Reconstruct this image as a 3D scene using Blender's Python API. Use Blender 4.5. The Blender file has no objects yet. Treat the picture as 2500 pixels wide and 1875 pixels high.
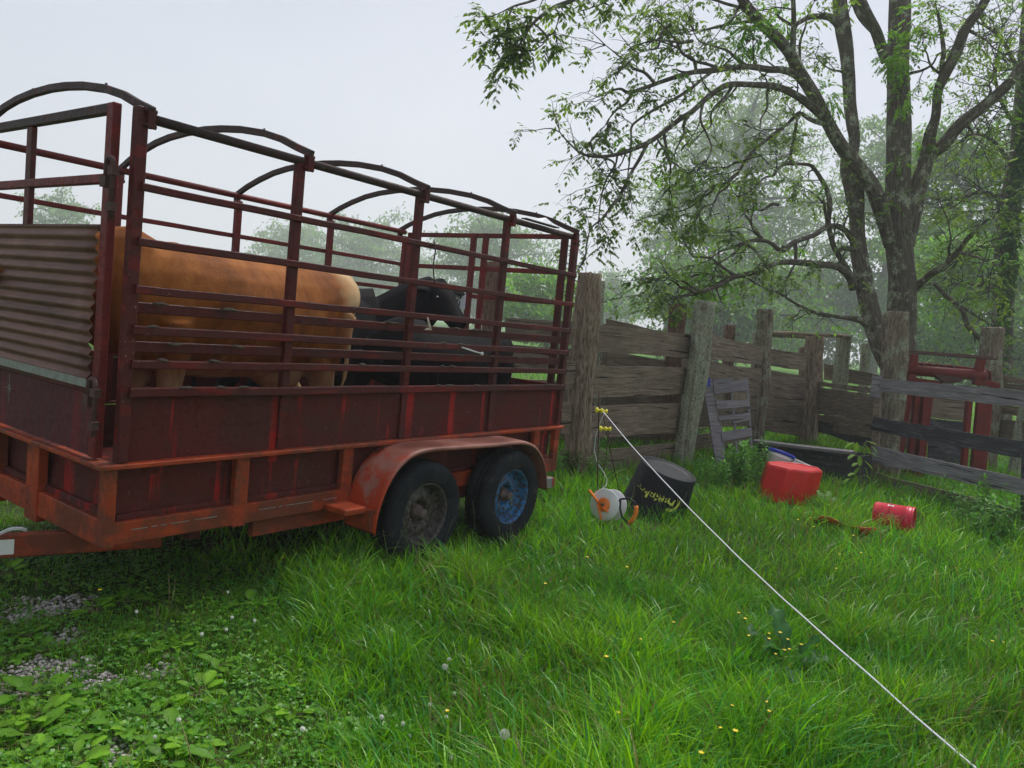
import bpy, bmesh, math, random
import numpy as np
from mathutils import Vector, Matrix, noise as mnoise
random.seed(7); RNG=np.random.default_rng(11)
S=bpy.context.scene; COL=S.collection
R=math.radians

# ------------------------------------------------------------------ camera
CAM=np.array([-1.79943551,-3.58943873,1.66639092])
CF=np.array([0.80481601,0.58857019,-0.07652657]); CR=np.array([0.59351014,-0.79897188,0.09690021]); CU=np.array([0.00411,0.12340614,0.99234774])
FPX=1891.83
cd=bpy.data.cameras.new('camera'); cam=bpy.data.objects.new('camera',cd); COL.objects.link(cam); S.camera=cam
m=Matrix(((CR[0],CU[0],-CF[0],CAM[0]),(CR[1],CU[1],-CF[1],CAM[1]),(CR[2],CU[2],-CF[2],CAM[2]),(0,0,0,1)))
cam.matrix_world=m; cd.sensor_width=36; cd.lens=36*FPX/2500; cd.clip_start=.05; cd.clip_end=2000

# ------------------------------------------------------------------ world, sun, exposure
SUN_EL,SUN_AZ=58,10           # azimuth measured from +X towards +Y
w=bpy.data.worlds.new('World'); S.world=w; w.use_nodes=True
nt=w.node_tree; nt.nodes.clear()
sky=nt.nodes.new('ShaderNodeTexSky'); sky.sky_type='NISHITA'; sky.sun_disc=False
sky.sun_elevation=R(SUN_EL); sky.sun_rotation=R(90-SUN_AZ); sky.air_density=1.0; sky.dust_density=6; sky.ozone_density=1
hs=nt.nodes.new('ShaderNodeHueSaturation'); hs.inputs['Saturation'].default_value=.22; hs.inputs['Value'].default_value=1.0
mx=nt.nodes.new('ShaderNodeMix'); mx.data_type='RGBA'; mx.inputs[0].default_value=.72; mx.inputs[7].default_value=(7.9,8.7,10.4,1)
bg=nt.nodes.new('ShaderNodeBackground'); bg.inputs[1].default_value=.060
wo=nt.nodes.new('ShaderNodeOutputWorld')
tcw=nt.nodes.new('ShaderNodeTexCoord'); sxw=nt.nodes.new('ShaderNodeSeparateXYZ'); nt.links.new(tcw.outputs['Generated'],sxw.inputs[0])
rpw=nt.nodes.new('ShaderNodeValToRGB'); e_=rpw.color_ramp.elements; e_[0].position=0.02; e_[0].color=(.90,.90,1,1); e_[1].position=.50; e_[1].color=(.45,.50,.70,1)
nw=nt.nodes.new('ShaderNodeTexNoise'); nw.inputs['Scale'].default_value=2.2; nw.inputs['Detail'].default_value=3; nt.links.new(tcw.outputs['Generated'],nw.inputs['Vector'])
adw=nt.nodes.new('ShaderNodeMath'); adw.operation='MULTIPLY_ADD'; adw.inputs[1].default_value=.25; nt.links.new(nw.outputs['Fac'],adw.inputs[0]); nt.links.new(sxw.outputs[2],adw.inputs[2]); 
sbw=nt.nodes.new('ShaderNodeMath'); sbw.operation='SUBTRACT'; sbw.inputs[1].default_value=.125; nt.links.new(adw.outputs[0],sbw.inputs[0]); nt.links.new(sbw.outputs[0],rpw.inputs[0])
scw=nt.nodes.new('ShaderNodeVectorMath'); scw.operation='SCALE'; scw.inputs['Scale'].default_value=11.5; nt.links.new(rpw.outputs[0],scw.inputs[0]); nt.links.new(scw.outputs[0],mx.inputs[7])
nt.links.new(sky.outputs[0],hs.inputs['Color']); nt.links.new(hs.outputs[0],mx.inputs[6]); nt.links.new(mx.outputs[2],bg.inputs[0]); nt.links.new(bg.outputs[0],wo.inputs[0])
sl=bpy.data.lights.new('sun','SUN'); sl.energy=2.4; sl.angle=R(24); sl.color=(1,.97,.92)
so=bpy.data.objects.new('sun',sl); COL.objects.link(so)
sd=Vector((math.cos(R(SUN_EL))*math.cos(R(SUN_AZ)),math.cos(R(SUN_EL))*math.sin(R(SUN_AZ)),math.sin(R(SUN_EL))))
so.rotation_euler=sd.to_track_quat('Z','Y').to_euler()
S.view_settings.view_transform='Standard'; S.view_settings.look='None'; S.view_settings.exposure=0.68; S.view_settings.gamma=1
S.render.engine='CYCLES'; cy=S.cycles
cy.use_denoising=True; cy.max_bounces=6; cy.diffuse_bounces=3; cy.glossy_bounces=2; cy.transmission_bounces=3; cy.transparent_max_bounces=6; cy.volume_bounces=4
cy.use_adaptive_sampling=True; cy.adaptive_threshold=.02; cy.sample_clamp_indirect=6

# ------------------------------------------------------------------ pixel helpers (turn photo pixels + a chosen depth/plane into world points)
def ray(x,y): return CF+(x-1250)/FPX*CR-(y-937.5)/FPX*CU
def at(x,y,t): return Vector(CAM+ray(x,y)*t)
def onz(x,y,z=0.):
    d=ray(x,y); return Vector(CAM+d*((z-CAM[2])/d[2]))
def onax(x,y,ax,v):
    d=ray(x,y); return Vector(CAM+d*((v-CAM[ax])/d[ax]))
def onv(x,y,A,B):
    n=np.array([B[1]-A[1],-(B[0]-A[0]),0.]); d=ray(x,y); a=np.array([A[0],A[1],0.])
    return Vector(CAM+d*(((a-CAM)@n)/(d@n)))

# ------------------------------------------------------------------ mesh builder
class MB:
    def __init__(s): s.v=[]; s.f=[]; s.uv=[]; s.mi=[]; s.sm=[]
    def add(s,verts,faces,uvs=None,mi=0,smooth=False):
        o=len(s.v); s.v+= [Vector(a) for a in verts]
        for i,f in enumerate(faces):
            s.f.append(tuple(o+k for k in f)); s.uv.append(uvs[i] if uvs else None); s.mi.append(mi); s.sm.append(smooth)
        return s
    def box(s,c,size,ax=None,mi=0):
        ax=ax or (Vector((1,0,0)),Vector((0,1,0)),Vector((0,0,1)))
        c=Vector(c); h=[size[i]/2 for i in range(3)]
        vs=[c+ax[0]*h[0]*i+ax[1]*h[1]*j+ax[2]*h[2]*k for i in(-1,1) for j in(-1,1) for k in(-1,1)]
        fs=[(0,1,3,2),(4,6,7,5),(0,4,5,1),(2,3,7,6),(0,2,6,4),(1,5,7,3)]
        return s.add(vs,fs,mi=mi)
    def bb(s,x0,x1,y0,y1,z0,z1,mi=0): return s.box(((x0+x1)/2,(y0+y1)/2,(z0+z1)/2),(abs(x1-x0),abs(y1-y0),abs(z1-z0)),mi=mi)
    def beam(s,p0,p1,w,h,up=(0,0,1),mi=0):
        p0=Vector(p0);p1=Vector(p1); d=(p1-p0); L=d.length; d=d/L; u=Vector(up); sx=d.cross(u).normalized(); u=sx.cross(d)
        return s.box((p0+p1)/2,(L,w,h),(d,sx,u),mi=mi)
    def tube(s,pts,rad,n=8,cap=True,mi=0,smooth=True,jit=0.,seed=0,uvs=1.,groove=0.):
        pts=[Vector(p) for p in pts]; o=len(s.v); N=len(pts)
        d0=(pts[1]-pts[0]).normalized(); a=Vector((0,0,1)) if abs(d0.z)<.9 else Vector((1,0,0))
        nx=d0.cross(a).normalized(); L=0; Ls=[]
        rnd=random.Random(seed)
        for i,p in enumerate(pts):
            d=(pts[min(i+1,N-1)]-pts[max(i-1,0)]).normalized()
            nx=(nx-d*nx.dot(d)).normalized(); ny=d.cross(nx)
            r=rad[i] if hasattr(rad,'__len__') else rad
            rx,ry=(r if hasattr(r,'__len__') else (r,r))
            if i: L+=(p-pts[i-1]).length
            Ls.append(L)
            for k in range(n):
                t=2*math.pi*k/n; j=1+(jit*mnoise.noise(Vector((math.cos(t)*2.2+seed,math.sin(t)*2.2,L*1.3)))+jit*.6*mnoise.noise(Vector((math.cos(t)*6+seed,math.sin(t)*6,L*2.)))+groove*mnoise.noise(Vector((math.cos(t)*11+seed,math.sin(t)*11,L*.9)))if jit else 0)
                s.v.append(p+(nx*math.cos(t)*rx+ny*math.sin(t)*ry)*j)
        rr=(rad[0] if hasattr(rad,'__len__') else rad); rr=rr if not hasattr(rr,'__len__') else rr[0]
        ur=rnd.random()*20
        for i in range(N-1):
            for k in range(n):
                k2=(k+1)%n
                s.f.append((o+i*n+k,o+i*n+k2,o+(i+1)*n+k2,o+(i+1)*n+k))
                v0=ur+k/n*6.28*rr*uvs; v1=ur+(k+1)/n*6.28*rr*uvs
                s.uv.append(((Ls[i]+ur,v0),(Ls[i]+ur,v1),(Ls[i+1]+ur,v1),(Ls[i+1]+ur,v0))); s.mi.append(mi); s.sm.append(smooth)
        if cap:
            s.f.append(tuple(o+k for k in range(n))[::-1]); s.f.append(tuple(o+(N-1)*n+k for k in range(n)))
            for _ in (0,1): s.uv.append([(ur+.3*math.cos(6.28*k/n)*rr,ur+.3*math.sin(6.28*k/n)*rr) for k in range(n)]); s.mi.append(mi); s.sm.append(False)
        return s
    def esweep(s,secs,n=14):
        """secs: (centre, axisA*ra, axisB*rb) ellipse rings"""
        o=len(s.v)
        for c,a,b in secs:
            for k in range(n):
                t=2*math.pi*k/n; s.v.append(Vector(c)+Vector(a)*math.cos(t)+Vector(b)*math.sin(t))
        for i in range(len(secs)-1):
            for k in range(n):
                k2=(k+1)%n; s.f.append((o+i*n+k,o+i*n+k2,o+(i+1)*n+k2,o+(i+1)*n+k)); s.uv.append(None); s.mi.append(0); s.sm.append(True)
        s.f.append(tuple(o+k for k in range(n))[::-1]); s.f.append(tuple(o+(len(secs)-1)*n+k for k in range(n)))
        for _ in (0,1): s.uv.append(None); s.mi.append(0); s.sm.append(True)
        return s
    def lathe(s,prof,c,ax,n=48,mi=0,smooth=True):
        """prof: (radius, distance along ax)"""
        ax=Vector(ax).normalized(); a=Vector((0,0,1)) if abs(ax.z)<.9 else Vector((1,0,0)); nx=ax.cross(a).normalized(); ny=ax.cross(nx); o=len(s.v); c=Vector(c)
        for r,h in prof:
            for k in range(n):
                t=2*math.pi*k/n; s.v.append(c+ax*h+(nx*math.cos(t)+ny*math.sin(t))*r)
        for i in range(len(prof)-1):
            for k in range(n):
                k2=(k+1)%n; s.f.append((o+i*n+k,o+i*n+k2,o+(i+1)*n+k2,o+(i+1)*n+k)); s.uv.append(None); s.mi.append(mi); s.sm.append(smooth)
        return s
    def plank(s,q,th,seed=0,rag=.006,nrm=None,mi=0,n=16):
        """q: TL,TR,BR,BL world corners; thickness th away along nrm"""
        q=[Vector(a) for a in q]; nrm=nrm or (q[1]-q[0]).cross(q[3]-q[0]).normalized()
        if nrm.dot(Vector(CAM)-q[0])>0: nrm=-nrm
        o=len(s.v); L=((q[1]-q[0]).length+(q[2]-q[3]).length)/2; H=(q[3]-q[0]).length; r=random.Random(seed); u0=r.random()*40; v0=r.random()*40
        for i in range(n+1):
            t=i/n; a=q[0].lerp(q[1],t); b=q[3].lerp(q[2],t); e=(a-b).normalized()
            ja=mnoise.noise(Vector((t*L*2.2,seed*3.1,0)))*rag*2+r.uniform(-1,1)*rag*.25; jb=mnoise.noise(Vector((t*L*2.2,seed*3.1,9)))*rag*2+r.uniform(-1,1)*rag*.25
            wv=mnoise.noise(Vector((t*L*.9,seed*1.7,4)))*.012
            a=a+e*ja+nrm*wv; b=b+e*jb+nrm*wv*.5
            s.v+= [a,b,b+nrm*th,a+nrm*th]
        for i in range(n):
            k=o+i*4; l=k+4; ua,ub=u0+i/n*L,u0+(i+1)/n*L
            for f,va,vb in (((k,k+1,l+1,l),0,H),((k+1,k+2,l+2,l+1),H,H+th),((k+2,k+3,l+3,l+2),0,H),((k+3,k,l,l+3),-th,0)):
                s.f.append(f); s.uv.append(((ua,v0+va),(ua,v0+vb),(ub,v0+vb),(ub,v0+va))); s.mi.append(mi); s.sm.append(False)
        for k in (o,o+n*4):
            s.f.append((k,k+3,k+2,k+1) if k==o else (k,k+1,k+2,k+3)); s.uv.append(((u0,v0),(u0+th,v0),(u0+th,v0+H),(u0,v0+H))); s.mi.append(mi); s.sm.append(False)
        return s
    def build(s,name,mats,parent=None,base=None,bevel=0):
        me=bpy.data.meshes.new(name); b=Vector(base) if base is not None else (Vector(parent['_b']) if parent is not None and '_b' in parent else Vector((0,0,0)))
        me.from_pydata([tuple(v-b) for v in s.v],[],s.f)
        mats=mats if isinstance(mats,(list,tuple)) else [mats]
        for mm in mats: me.materials.append(mm)
        me.polygons.foreach_set('material_index',s.mi); me.polygons.foreach_set('use_smooth',s.sm)
        if any(u is not None for u in s.uv):
            ul=me.uv_layers.new(name='UVMap'); dat=np.zeros((len(me.loops),2),dtype=np.float32); k=0
            for f,u in zip(s.f,s.uv):
                if u is not None:
                    for j in range(len(f)): dat[k+j]=u[j]
                k+=len(f)
            ul.data.foreach_set('uv',dat.ravel())
        me.update()
        o=bpy.data.objects.new(name,me); COL.objects.link(o)
        if parent is not None: o.parent=parent; o['_b']=tuple(b)
        else: o.location=b; o['_b']=tuple(b)
        if bevel:
            bm=o.modifiers.new('b','BEVEL'); bm.width=bevel; bm.segments=1; bm.limit_method='ANGLE'; bm.angle_limit=R(50)
        return o
def thing(name,label,cat,base=(0,0,0),group=None):
    o=bpy.data.objects.new(name,None); COL.objects.link(o); o.location=base; o['_b']=tuple(base); o['label']=label; o['category']=cat; o.empty_display_size=.1
    if group: o['group']=group
    return o
def tag(o,label,cat,group=None,kind=None):
    if label: o['label']=label
    if cat: o['category']=cat
    if group: o['group']=group
    if kind: o['kind']=kind
    return o
def npmesh(name,verts,quads=None,tris=None,col=None,mat=None,parent=None,base=(0,0,0),smooth=False):
    me=bpy.data.meshes.new(name); V=np.asarray(verts,dtype=np.float32)-np.asarray(base,dtype=np.float32)
    q=np.asarray(quads if quads is not None else np.zeros((0,4)),dtype=np.int32); t=np.asarray(tris if tris is not None else np.zeros((0,3)),dtype=np.int32)
    me.vertices.add(len(V)); me.vertices.foreach_set('co',V.ravel())
    nl=q.size+t.size; me.loops.add(nl); me.loops.foreach_set('vertex_index',np.concatenate([q.ravel(),t.ravel()]))
    me.polygons.add(len(q)+len(t))
    me.polygons.foreach_set('loop_start',np.concatenate([np.arange(len(q))*4,len(q)*4+np.arange(len(t))*3]).astype(np.int32))
    me.update(calc_edges=True)
    if col is not None:
        ca=me.color_attributes.new('Col','FLOAT_COLOR','POINT'); c=np.ones((len(V),4),dtype=np.float32); c[:,:3]=col; ca.data.foreach_set('color',c.ravel())
    if mat: me.materials.append(mat)
    if smooth: me.polygons.foreach_set('use_smooth',np.ones(len(me.polygons),dtype=bool))
    o=bpy.data.objects.new(name,me); COL.objects.link(o)
    if parent is not None: o.parent=parent
    else: o.location=base
    return o
def copy_tree(o,parent=None):
    c=o.copy(); COL.objects.link(c); c.parent=parent
    for ch in list(o.children): copy_tree(ch,c)
    return c

# ------------------------------------------------------------------ materials
class NT:
    def __init__(s,name):
        s.m=bpy.data.materials.new(name); s.m.use_nodes=True; s.t=s.m.node_tree; s.t.nodes.clear(); s.out=s.t.nodes.new('ShaderNodeOutputMaterial')
        s.b=s.t.nodes.new('ShaderNodeBsdfPrincipled'); s.t.links.new(s.b.outputs[0],s.out.inputs[0]); s.tc=s.t.nodes.new('ShaderNodeTexCoord')
    def n(s,ty,**k):
        x=s.t.nodes.new(ty)
        for a,b in k.items(): setattr(x,a,b)
        return x
    def l(s,a,b): s.t.links.new(a,b)
    def co(s,scale=(1,1,1),src='Object',loc=(0,0,0),rot=(0,0,0)):
        mp=s.n('ShaderNodeMapping'); mp.inputs['Scale'].default_value=scale; mp.inputs['Location'].default_value=loc; mp.inputs['Rotation'].default_value=rot; s.l(s.tc.outputs[src],mp.inputs[0]); return mp.outputs[0]
    def noise(s,vec,sc=5,det=4,rough=.55,dist=0):
        x=s.n('ShaderNodeTexNoise'); x.inputs['Scale'].default_value=sc; x.inputs['Detail'].default_value=det; x.inputs['Roughness'].default_value=rough; x.inputs['Distortion'].default_value=dist; s.l(vec,x.inputs['Vector']); return x.outputs['Fac']
    def vor(s,vec,sc=5,feat='F1'):
        x=s.n('ShaderNodeTexVoronoi',feature=feat); x.inputs['Scale'].default_value=sc; s.l(vec,x.inputs['Vector']); return x.outputs['Distance']
    def ramp(s,fac,stops,lin=True):
        x=s.n('ShaderNodeValToRGB'); e=x.color_ramp.elements
        while len(e)<len(stops): e.new(.5)
        for i,(p,c) in enumerate(stops):
            e[i].position=p; e[i].color=(c,c,c,1) if not hasattr(c,'__len__') else (*c,1)
        s.l(fac,x.inputs[0]); return x.outputs[0]
    def mix(s,f,a,b,bt='MIX'):
        x=s.n('ShaderNodeMix'); x.data_type='RGBA'; x.blend_type=bt
        for i,v in ((0,f),(6,a),(7,b)):
            if isinstance(v,(int,float)): x.inputs[i].default_value=v
            elif hasattr(v,'__len__'): x.inputs[i].default_value=(*v,1)
            else: s.l(v,x.inputs[i])
        return x.outputs[2]
    def mul(s,a,b,op='MULTIPLY'):
        x=s.n('ShaderNodeMath',operation=op)
        for i,v in ((0,a),(1,b)):
            if isinstance(v,(int,float)): x.inputs[i].default_value=v
            else: s.l(v,x.inputs[i])
        return x.outputs[0]
    def fin(s,col,rough=.7,metal=0,bump=None,bs=.3,bd=.01,spec=.5):
        b=s.b
        if hasattr(col,'__len__'): b.inputs['Base Color'].default_value=(*col,1)
        else: s.l(col,b.inputs['Base Color'])
        if isinstance(rough,(int,float)): b.inputs['Roughness'].default_value=rough
        else: s.l(rough,b.inputs['Roughness'])
        b.inputs['Metallic'].default_value=metal; b.inputs['Specular IOR Level'].default_value=spec
        if bump is not None:
            x=s.n('ShaderNodeBump'); x.inputs['Strength'].default_value=bs; x.inputs['Distance'].default_value=bd; s.l(bump,x.inputs['Height']); s.l(x.outputs[0],b.inputs['Normal'])
        return s.m
def paint(name,base,alt,dirt,streakamt=.5,streakfrom=.55,dirtamt=.5,rough=.5,vert=True):
    t=NT(name)
    st=t.noise(t.co((7,7,.35) if vert else (1.2,9,9)),1.5,3,.55)
    c=t.mix(t.mul(t.ramp(st,[(streakfrom,0),(streakfrom+.05,1)]),streakamt),base,alt)
    big=t.noise(t.co(),3.4,7,.72)
    c=t.mix(t.mul(t.ramp(big,[(.45,0),(.56,1)]),dirtamt),c,dirt)
    sp=t.noise(t.co(),38,5,.7)
    c=t.mix(t.ramp(sp,[(.62,0),(.68,.75)]),c,tuple(x*.35 for x in dirt))
    fl=t.mul(t.noise(t.co((1,1,1),loc=(3,7,1)),55,3,.6),t.mul(t.noise(t.co(loc=(8,1,2)),1.6,3),.22),'ADD')
    c=t.mix(t.ramp(fl,[(.80,0),(.84,.6)]),c,(.30,.21,.15))
    rg=t.ramp(sp,[(.3,rough-.12),(.7,rough+.25)])
    return t.fin(c,rg,0,t.mul(t.noise(t.co(),30,6,.7),t.noise(t.co(),5,3)),.35,.012,.22)
M={}
M['panel']=paint('maroon_panel',(.090,.015,.012),(.34,.016,.011),(.055,.021,.016),.9,.57,.55,.68)
M['panelgate']=paint('maroon_gate_panel',(.085,.018,.024),(.20,.020,.017),(.055,.022,.022),.55,.56,.5,.62)
M['rail']=paint('dark_red_rail',(.085,.013,.011),(.22,.016,.012),(.052,.019,.016),.5,.55,.6,.5,False)
M['railred']=paint('bright_red_rail',(.14,.016,.014),(.22,.02,.015),(.06,.02,.018),.5,.5,.4,.5,False)
M['bow']=paint('weathered_bow',(.050,.028,.025),(.15,.02,.016),(.04,.028,.025),.5,.6,.5,.55,False)
M['frame']=paint('orange_red_frame',(.31,.046,.014),(.46,.07,.02),(.11,.038,.022),.6,.52,.8,.5,False)
def mk_fender():
    t=NT('faded_fender'); a=t.noise(t.co((1,1,1),loc=(1.7,0,.4)),2.6,6,.62,.4); b=t.noise(t.co(loc=(6,2,1)),5.5,7,.68,.3)
    c=t.ramp(a,[(.30,(.15,.05,.035)),(.5,(.26,.095,.068)),(.70,(.36,.17,.13))]); sx=t.n('ShaderNodeSeparateXYZ'); t.l(t.tc.outputs['Object'],sx.inputs[0])
    lf=t.ramp(t.mul(t.mul(sx.outputs[0],-.45),t.mul(b,.6),'ADD'),[(.40,0),(.47,1)]); c=t.mix(lf,c,(.40,.045,.012))
    c=t.mix(t.ramp(b,[(.60,0),(.64,.85)]),c,(.07,.03,.022)); f=t.noise(t.co(),40,5,.7); c=t.mix(t.ramp(f,[(.66,0),(.72,.6)]),c,(.06,.04,.035))
    return t.fin(c,t.ramp(a,[(.3,.35),(.7,.6)]),0,b,.25,.008,.35)
M['fender']=mk_fender()
M['chute']=paint('chute_red',(.17,.018,.015),(.22,.03,.025),(.09,.02,.018),.4,.5,.5,.5)
def mk_corr():
    t=NT('corrugated_rust'); a=t.noise(t.co((1,.6,3)),3,6,.7); c=t.ramp(a,[(.3,(.075,.032,.022)),(.55,(.155,.070,.047)),(.75,(.23,.125,.085))])
    y=t.noise(t.co((1,2,8)),4,5,.7); c=t.mix(t.ramp(y,[(.64,0),(.72,.5)]),c,(.25,.17,.06))
    return t.fin(c,.6,.1,t.noise(t.co(),40,4),.2,.005)
M['corr']=mk_corr()
def simple(name,col,rough=.6,var=.3,sc=12,bs=.2,metal=0,spec=.5):
    t=NT(name); a=t.noise(t.co(),sc,6,.65)
    c=t.ramp(a,[(.3,tuple(x*(1-var) for x in col)),(.7,tuple(min(1,x*(1+var)) for x in col))])
    return t.fin(c,rough,metal,a,bs,.006,spec)
M['galv']=simple('galvanised_edge',(.24,.255,.24),.45,.3,20,metal=.4)
def mk_tyre():
    t=NT('tyre_rubber'); a=t.noise(t.co(),6,6,.7); b=t.noise(t.co(),70,3,.6)
    c=t.ramp(a,[(.35,(.009,.010,.013)),(.62,(.022,.024,.030)),(.78,(.065,.068,.07))]); c=t.mix(t.ramp(b,[(.66,0),(.72,.35)]),c,(.16,.16,.15)); md=t.noise(t.co(loc=(5,1,1)),9,6,.75); c=t.mix(t.ramp(md,[(.56,0),(.64,.6)]),c,(.075,.06,.045))
    return t.fin(c,.8,0,b,.25,.004,.18)
M['tyre']=mk_tyre()
def mk_rim(name,a0,a1,a2):
    t=NT(name); a=t.noise(t.co(),14,6,.7); b=t.noise(t.co(loc=(4,2,0)),36,5,.7)
    c=t.ramp(a,[(.3,a0),(.6,a1)]); c=t.mix(t.ramp(b,[(.47,0),(.53,1)]),c,a2); return t.fin(c,.6,.1,b,.4,.006)
M['rimgrey']=mk_rim('rim_grey',(.05,.046,.04),(.10,.09,.075),(.035,.025,.02))
M['rimblue']=mk_rim('rim_blue',(.012,.13,.32),(.02,.17,.38),(.045,.04,.04))
def wood(name,c0,c1,c2,lichen=0,dark=.5):
    t=NT(name); uv=t.co((1.2,16,1),'UV'); g=t.noise(uv,2.2,8,.72,.6); big=t.noise(t.co((.9,1.6,1),'UV',(3,1,0)),2,5,.6)
    c=t.ramp(g,[(.28,c0),(.5,c1),(.72,c2)]); c=t.mix(t.mul(t.ramp(big,[(.4,0),(.65,1)]),dark),c,tuple(x*.45 for x in c1))
    oi=t.n('ShaderNodeObjectInfo'); c=t.mix(t.mul(oi.outputs['Random'],.45),c,tuple(x*.55 for x in c1))
    gp=t.noise(t.co((2,2.4,1),'UV',(9,4,0)),3.1,6,.75); c=t.mix(t.ramp(gp,[(.57,0),(.64,.55)]),c,(.22,.20,.165))
    cr=t.noise(t.co((.9,28,1),'UV',(7,7,0)),1.3,4,.5,.8); crk=t.ramp(cr,[(.34,0),(.37,1)]); c=t.mix(crk,(.018,.014,.012),c)
    if lichen:
        li=t.noise(t.co(),9,6,.72); pc=t.noise(t.co(),45,4,.7)
        c=t.mix(t.mul(t.ramp(li,[(.53-.1*lichen,0),(.60-.1*lichen,1)]),t.ramp(pc,[(.4,0),(.5,1)])),c,(.24,.27,.17))
    h=t.mul(g,crk)
    return t.fin(c,.88,0,h,.75,.012,.25)
M['board']=wood('grey_board',(.085,.058,.040),(.235,.178,.126),(.44,.365,.275))
M['boardblue']=wood('bluegrey_board',(.09,.083,.086),(.27,.255,.26),(.52,.51,.50))
M['boarddark']=wood('black_stained_board',(.022,.021,.024),(.062,.060,.068),(.20,.20,.21))
M['palletwood']=wood('pallet_wood',(.12,.108,.112),(.26,.235,.24),(.40,.37,.37))
def barkm(name,c0,c1,c2,sc=1.,lichen=0,moss=0,bs=.9):
    t=NT(name); uv=t.co((4*sc,22*sc,1),'UV'); g=t.noise(uv,1.6,8,.7,.9); v=t.vor(t.co((3*sc,16*sc,1),'UV'),2.2)
    h=t.mix(.5,g,v); c=t.ramp(g,[(.3,c0),(.5,c1),(.74,c2)]); c=t.mix(t.ramp(v,[(.05,1),(.3,0)]),c,tuple(x*.4 for x in c0))
    if lichen:
        li=t.noise(t.co((1,1,.8)),5,7,.75); pc=t.noise(t.co(),38,4,.7)
        c=t.mix(t.mul(t.ramp(li,[(.56-.16*lichen,0),(.63-.16*lichen,1)]),t.ramp(pc,[(.38,0),(.52,1)])),c,(.33,.355,.25))
    if moss:
        mo=t.noise(t.co(loc=(5,5,5)),2.5,5,.7); c=t.mix(t.mul(t.ramp(mo,[(.5,0),(.62,1)]),moss),c,(.055,.085,.025))
    return t.fin(c,.92,0,h,bs,.045,.15)
M['post']=barkm('brown_post',(.075,.050,.034),(.26,.19,.135),(.48,.39,.29),1)
M['postred']=barkm('redbrown_post',(.07,.036,.026),(.18,.10,.072),(.30,.19,.15),1)
M['postmix']=barkm('part_lichen_post',(.06,.045,.032),(.21,.165,.118),(.40,.33,.25),1,.35)
M['postlich']=barkm('lichen_post',(.07,.055,.038),(.20,.16,.115),(.36,.31,.235),1,1.1)
M['bark']=barkm('tree_bark',(.032,.024,.020),(.105,.083,.066),(.22,.185,.15),.55,.25,.2)
M['twig']=simple('twig_bark',(.045,.040,.036),.9,.3,20,0)
def foliage(name,tr=.35,rough=.55,spec=.3):
    t=NT(name); a=t.n('ShaderNodeAttribute'); a.attribute_name='Col'; t.l(a.outputs['Color'],t.b.inputs['Base Color']); t.b.inputs['Roughness'].default_value=rough; t.b.inputs['Specular IOR Level'].default_value=spec
    tl=t.n('ShaderNodeBsdfTranslucent'); g=t.n('ShaderNodeMix'); g.data_type='RGBA'; g.blend_type='MULTIPLY'; g.inputs[0].default_value=1; g.inputs[7].default_value=(1.3,1.35,.6,1); t.l(a.outputs['Color'],g.inputs[6]); t.l(g.outputs[2],tl.inputs[0])
    ms=t.n('ShaderNodeMixShader'); ms.inputs[0].default_value=tr; t.l(t.b.outputs[0],ms.inputs[1]); t.l(tl.outputs[0],ms.inputs[2]); t.l(ms.outputs[0],t.out.inputs[0]); return t.m
M['grass']=foliage('grass_blade',.35,.42,.4); M['leaf']=foliage('leaf',.52,.5,.35)
def plastic(name,c,rough=.4,var=.12,sc=6,spec=.5):
    t=NT(name); a=t.noise(t.co(),sc,5,.6); b=t.noise(t.co(loc=(2,2,2)),55,4,.7)
    col=t.ramp(a,[(.3,tuple(x*(1-var) for x in c)),(.7,tuple(min(1,x*(1+var)) for x in c))])
    col=t.mix(t.ramp(b,[(.66,0),(.72,.35)]),col,(.10,.08,.05)); sc2=t.noise(t.co((3,3,30)),4,3); col=t.mix(t.ramp(sc2,[(.68,0),(.72,.18)]),col,(.5,.5,.5))
    return t.fin(col,rough,0,a,.08,.01,spec)
M['red']=plastic('red_plastic',(.62,.012,.012),.38); M['pinkred']=plastic('pinkred_plastic',(.62,.012,.035),.36)
M['black']=plastic('black_plastic',(.009,.010,.014),.55,.3,6,.22); M['white']=plastic('white_plastic',(.68,.68,.65),.4); M['blue']=plastic('blue_plastic',(.01,.03,.36),.4)
M['orange']=plastic('orange_plastic',(.78,.19,.012),.4); M['yellow']=plastic('yellow_plastic',(.75,.66,.02),.4); M['logo']=simple('logo_yellow',(.66,.68,.10),.5,.1,40,0)
M['logotan']=simple('logo_tan',(.62,.30,.09),.5,.1,40,0)
M['rust']=simple('rusty_rod',(.07,.03,.024),.8,.4,40,.3); M['rope']=simple('white_rope',(.72,.72,.74),.7,.1,200,.4)
M['steel']=simple('dull_steel',(.12,.085,.07),.6,.4,30,.3,.3); M['dark']=simple('dark_interior',(.012,.011,.012),.9,.2,5,0)
M['tagwhite']=simple('ear_tag',(.78,.78,.80),.5,.05,5,0); M['ink']=simple('ink',(.02,.02,.03),.6,.1,5,0)
M['manure']=simple('dried_manure',(.085,.062,.045),.95,.4,60,.8)
M['bluepaint']=simple('blue_paint',(.006,.02,.30),.5,.15,20,.1)
M['reflector']=simple('tail_light_red',(.35,.02,.02),.3,.2,20,.1)

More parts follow.
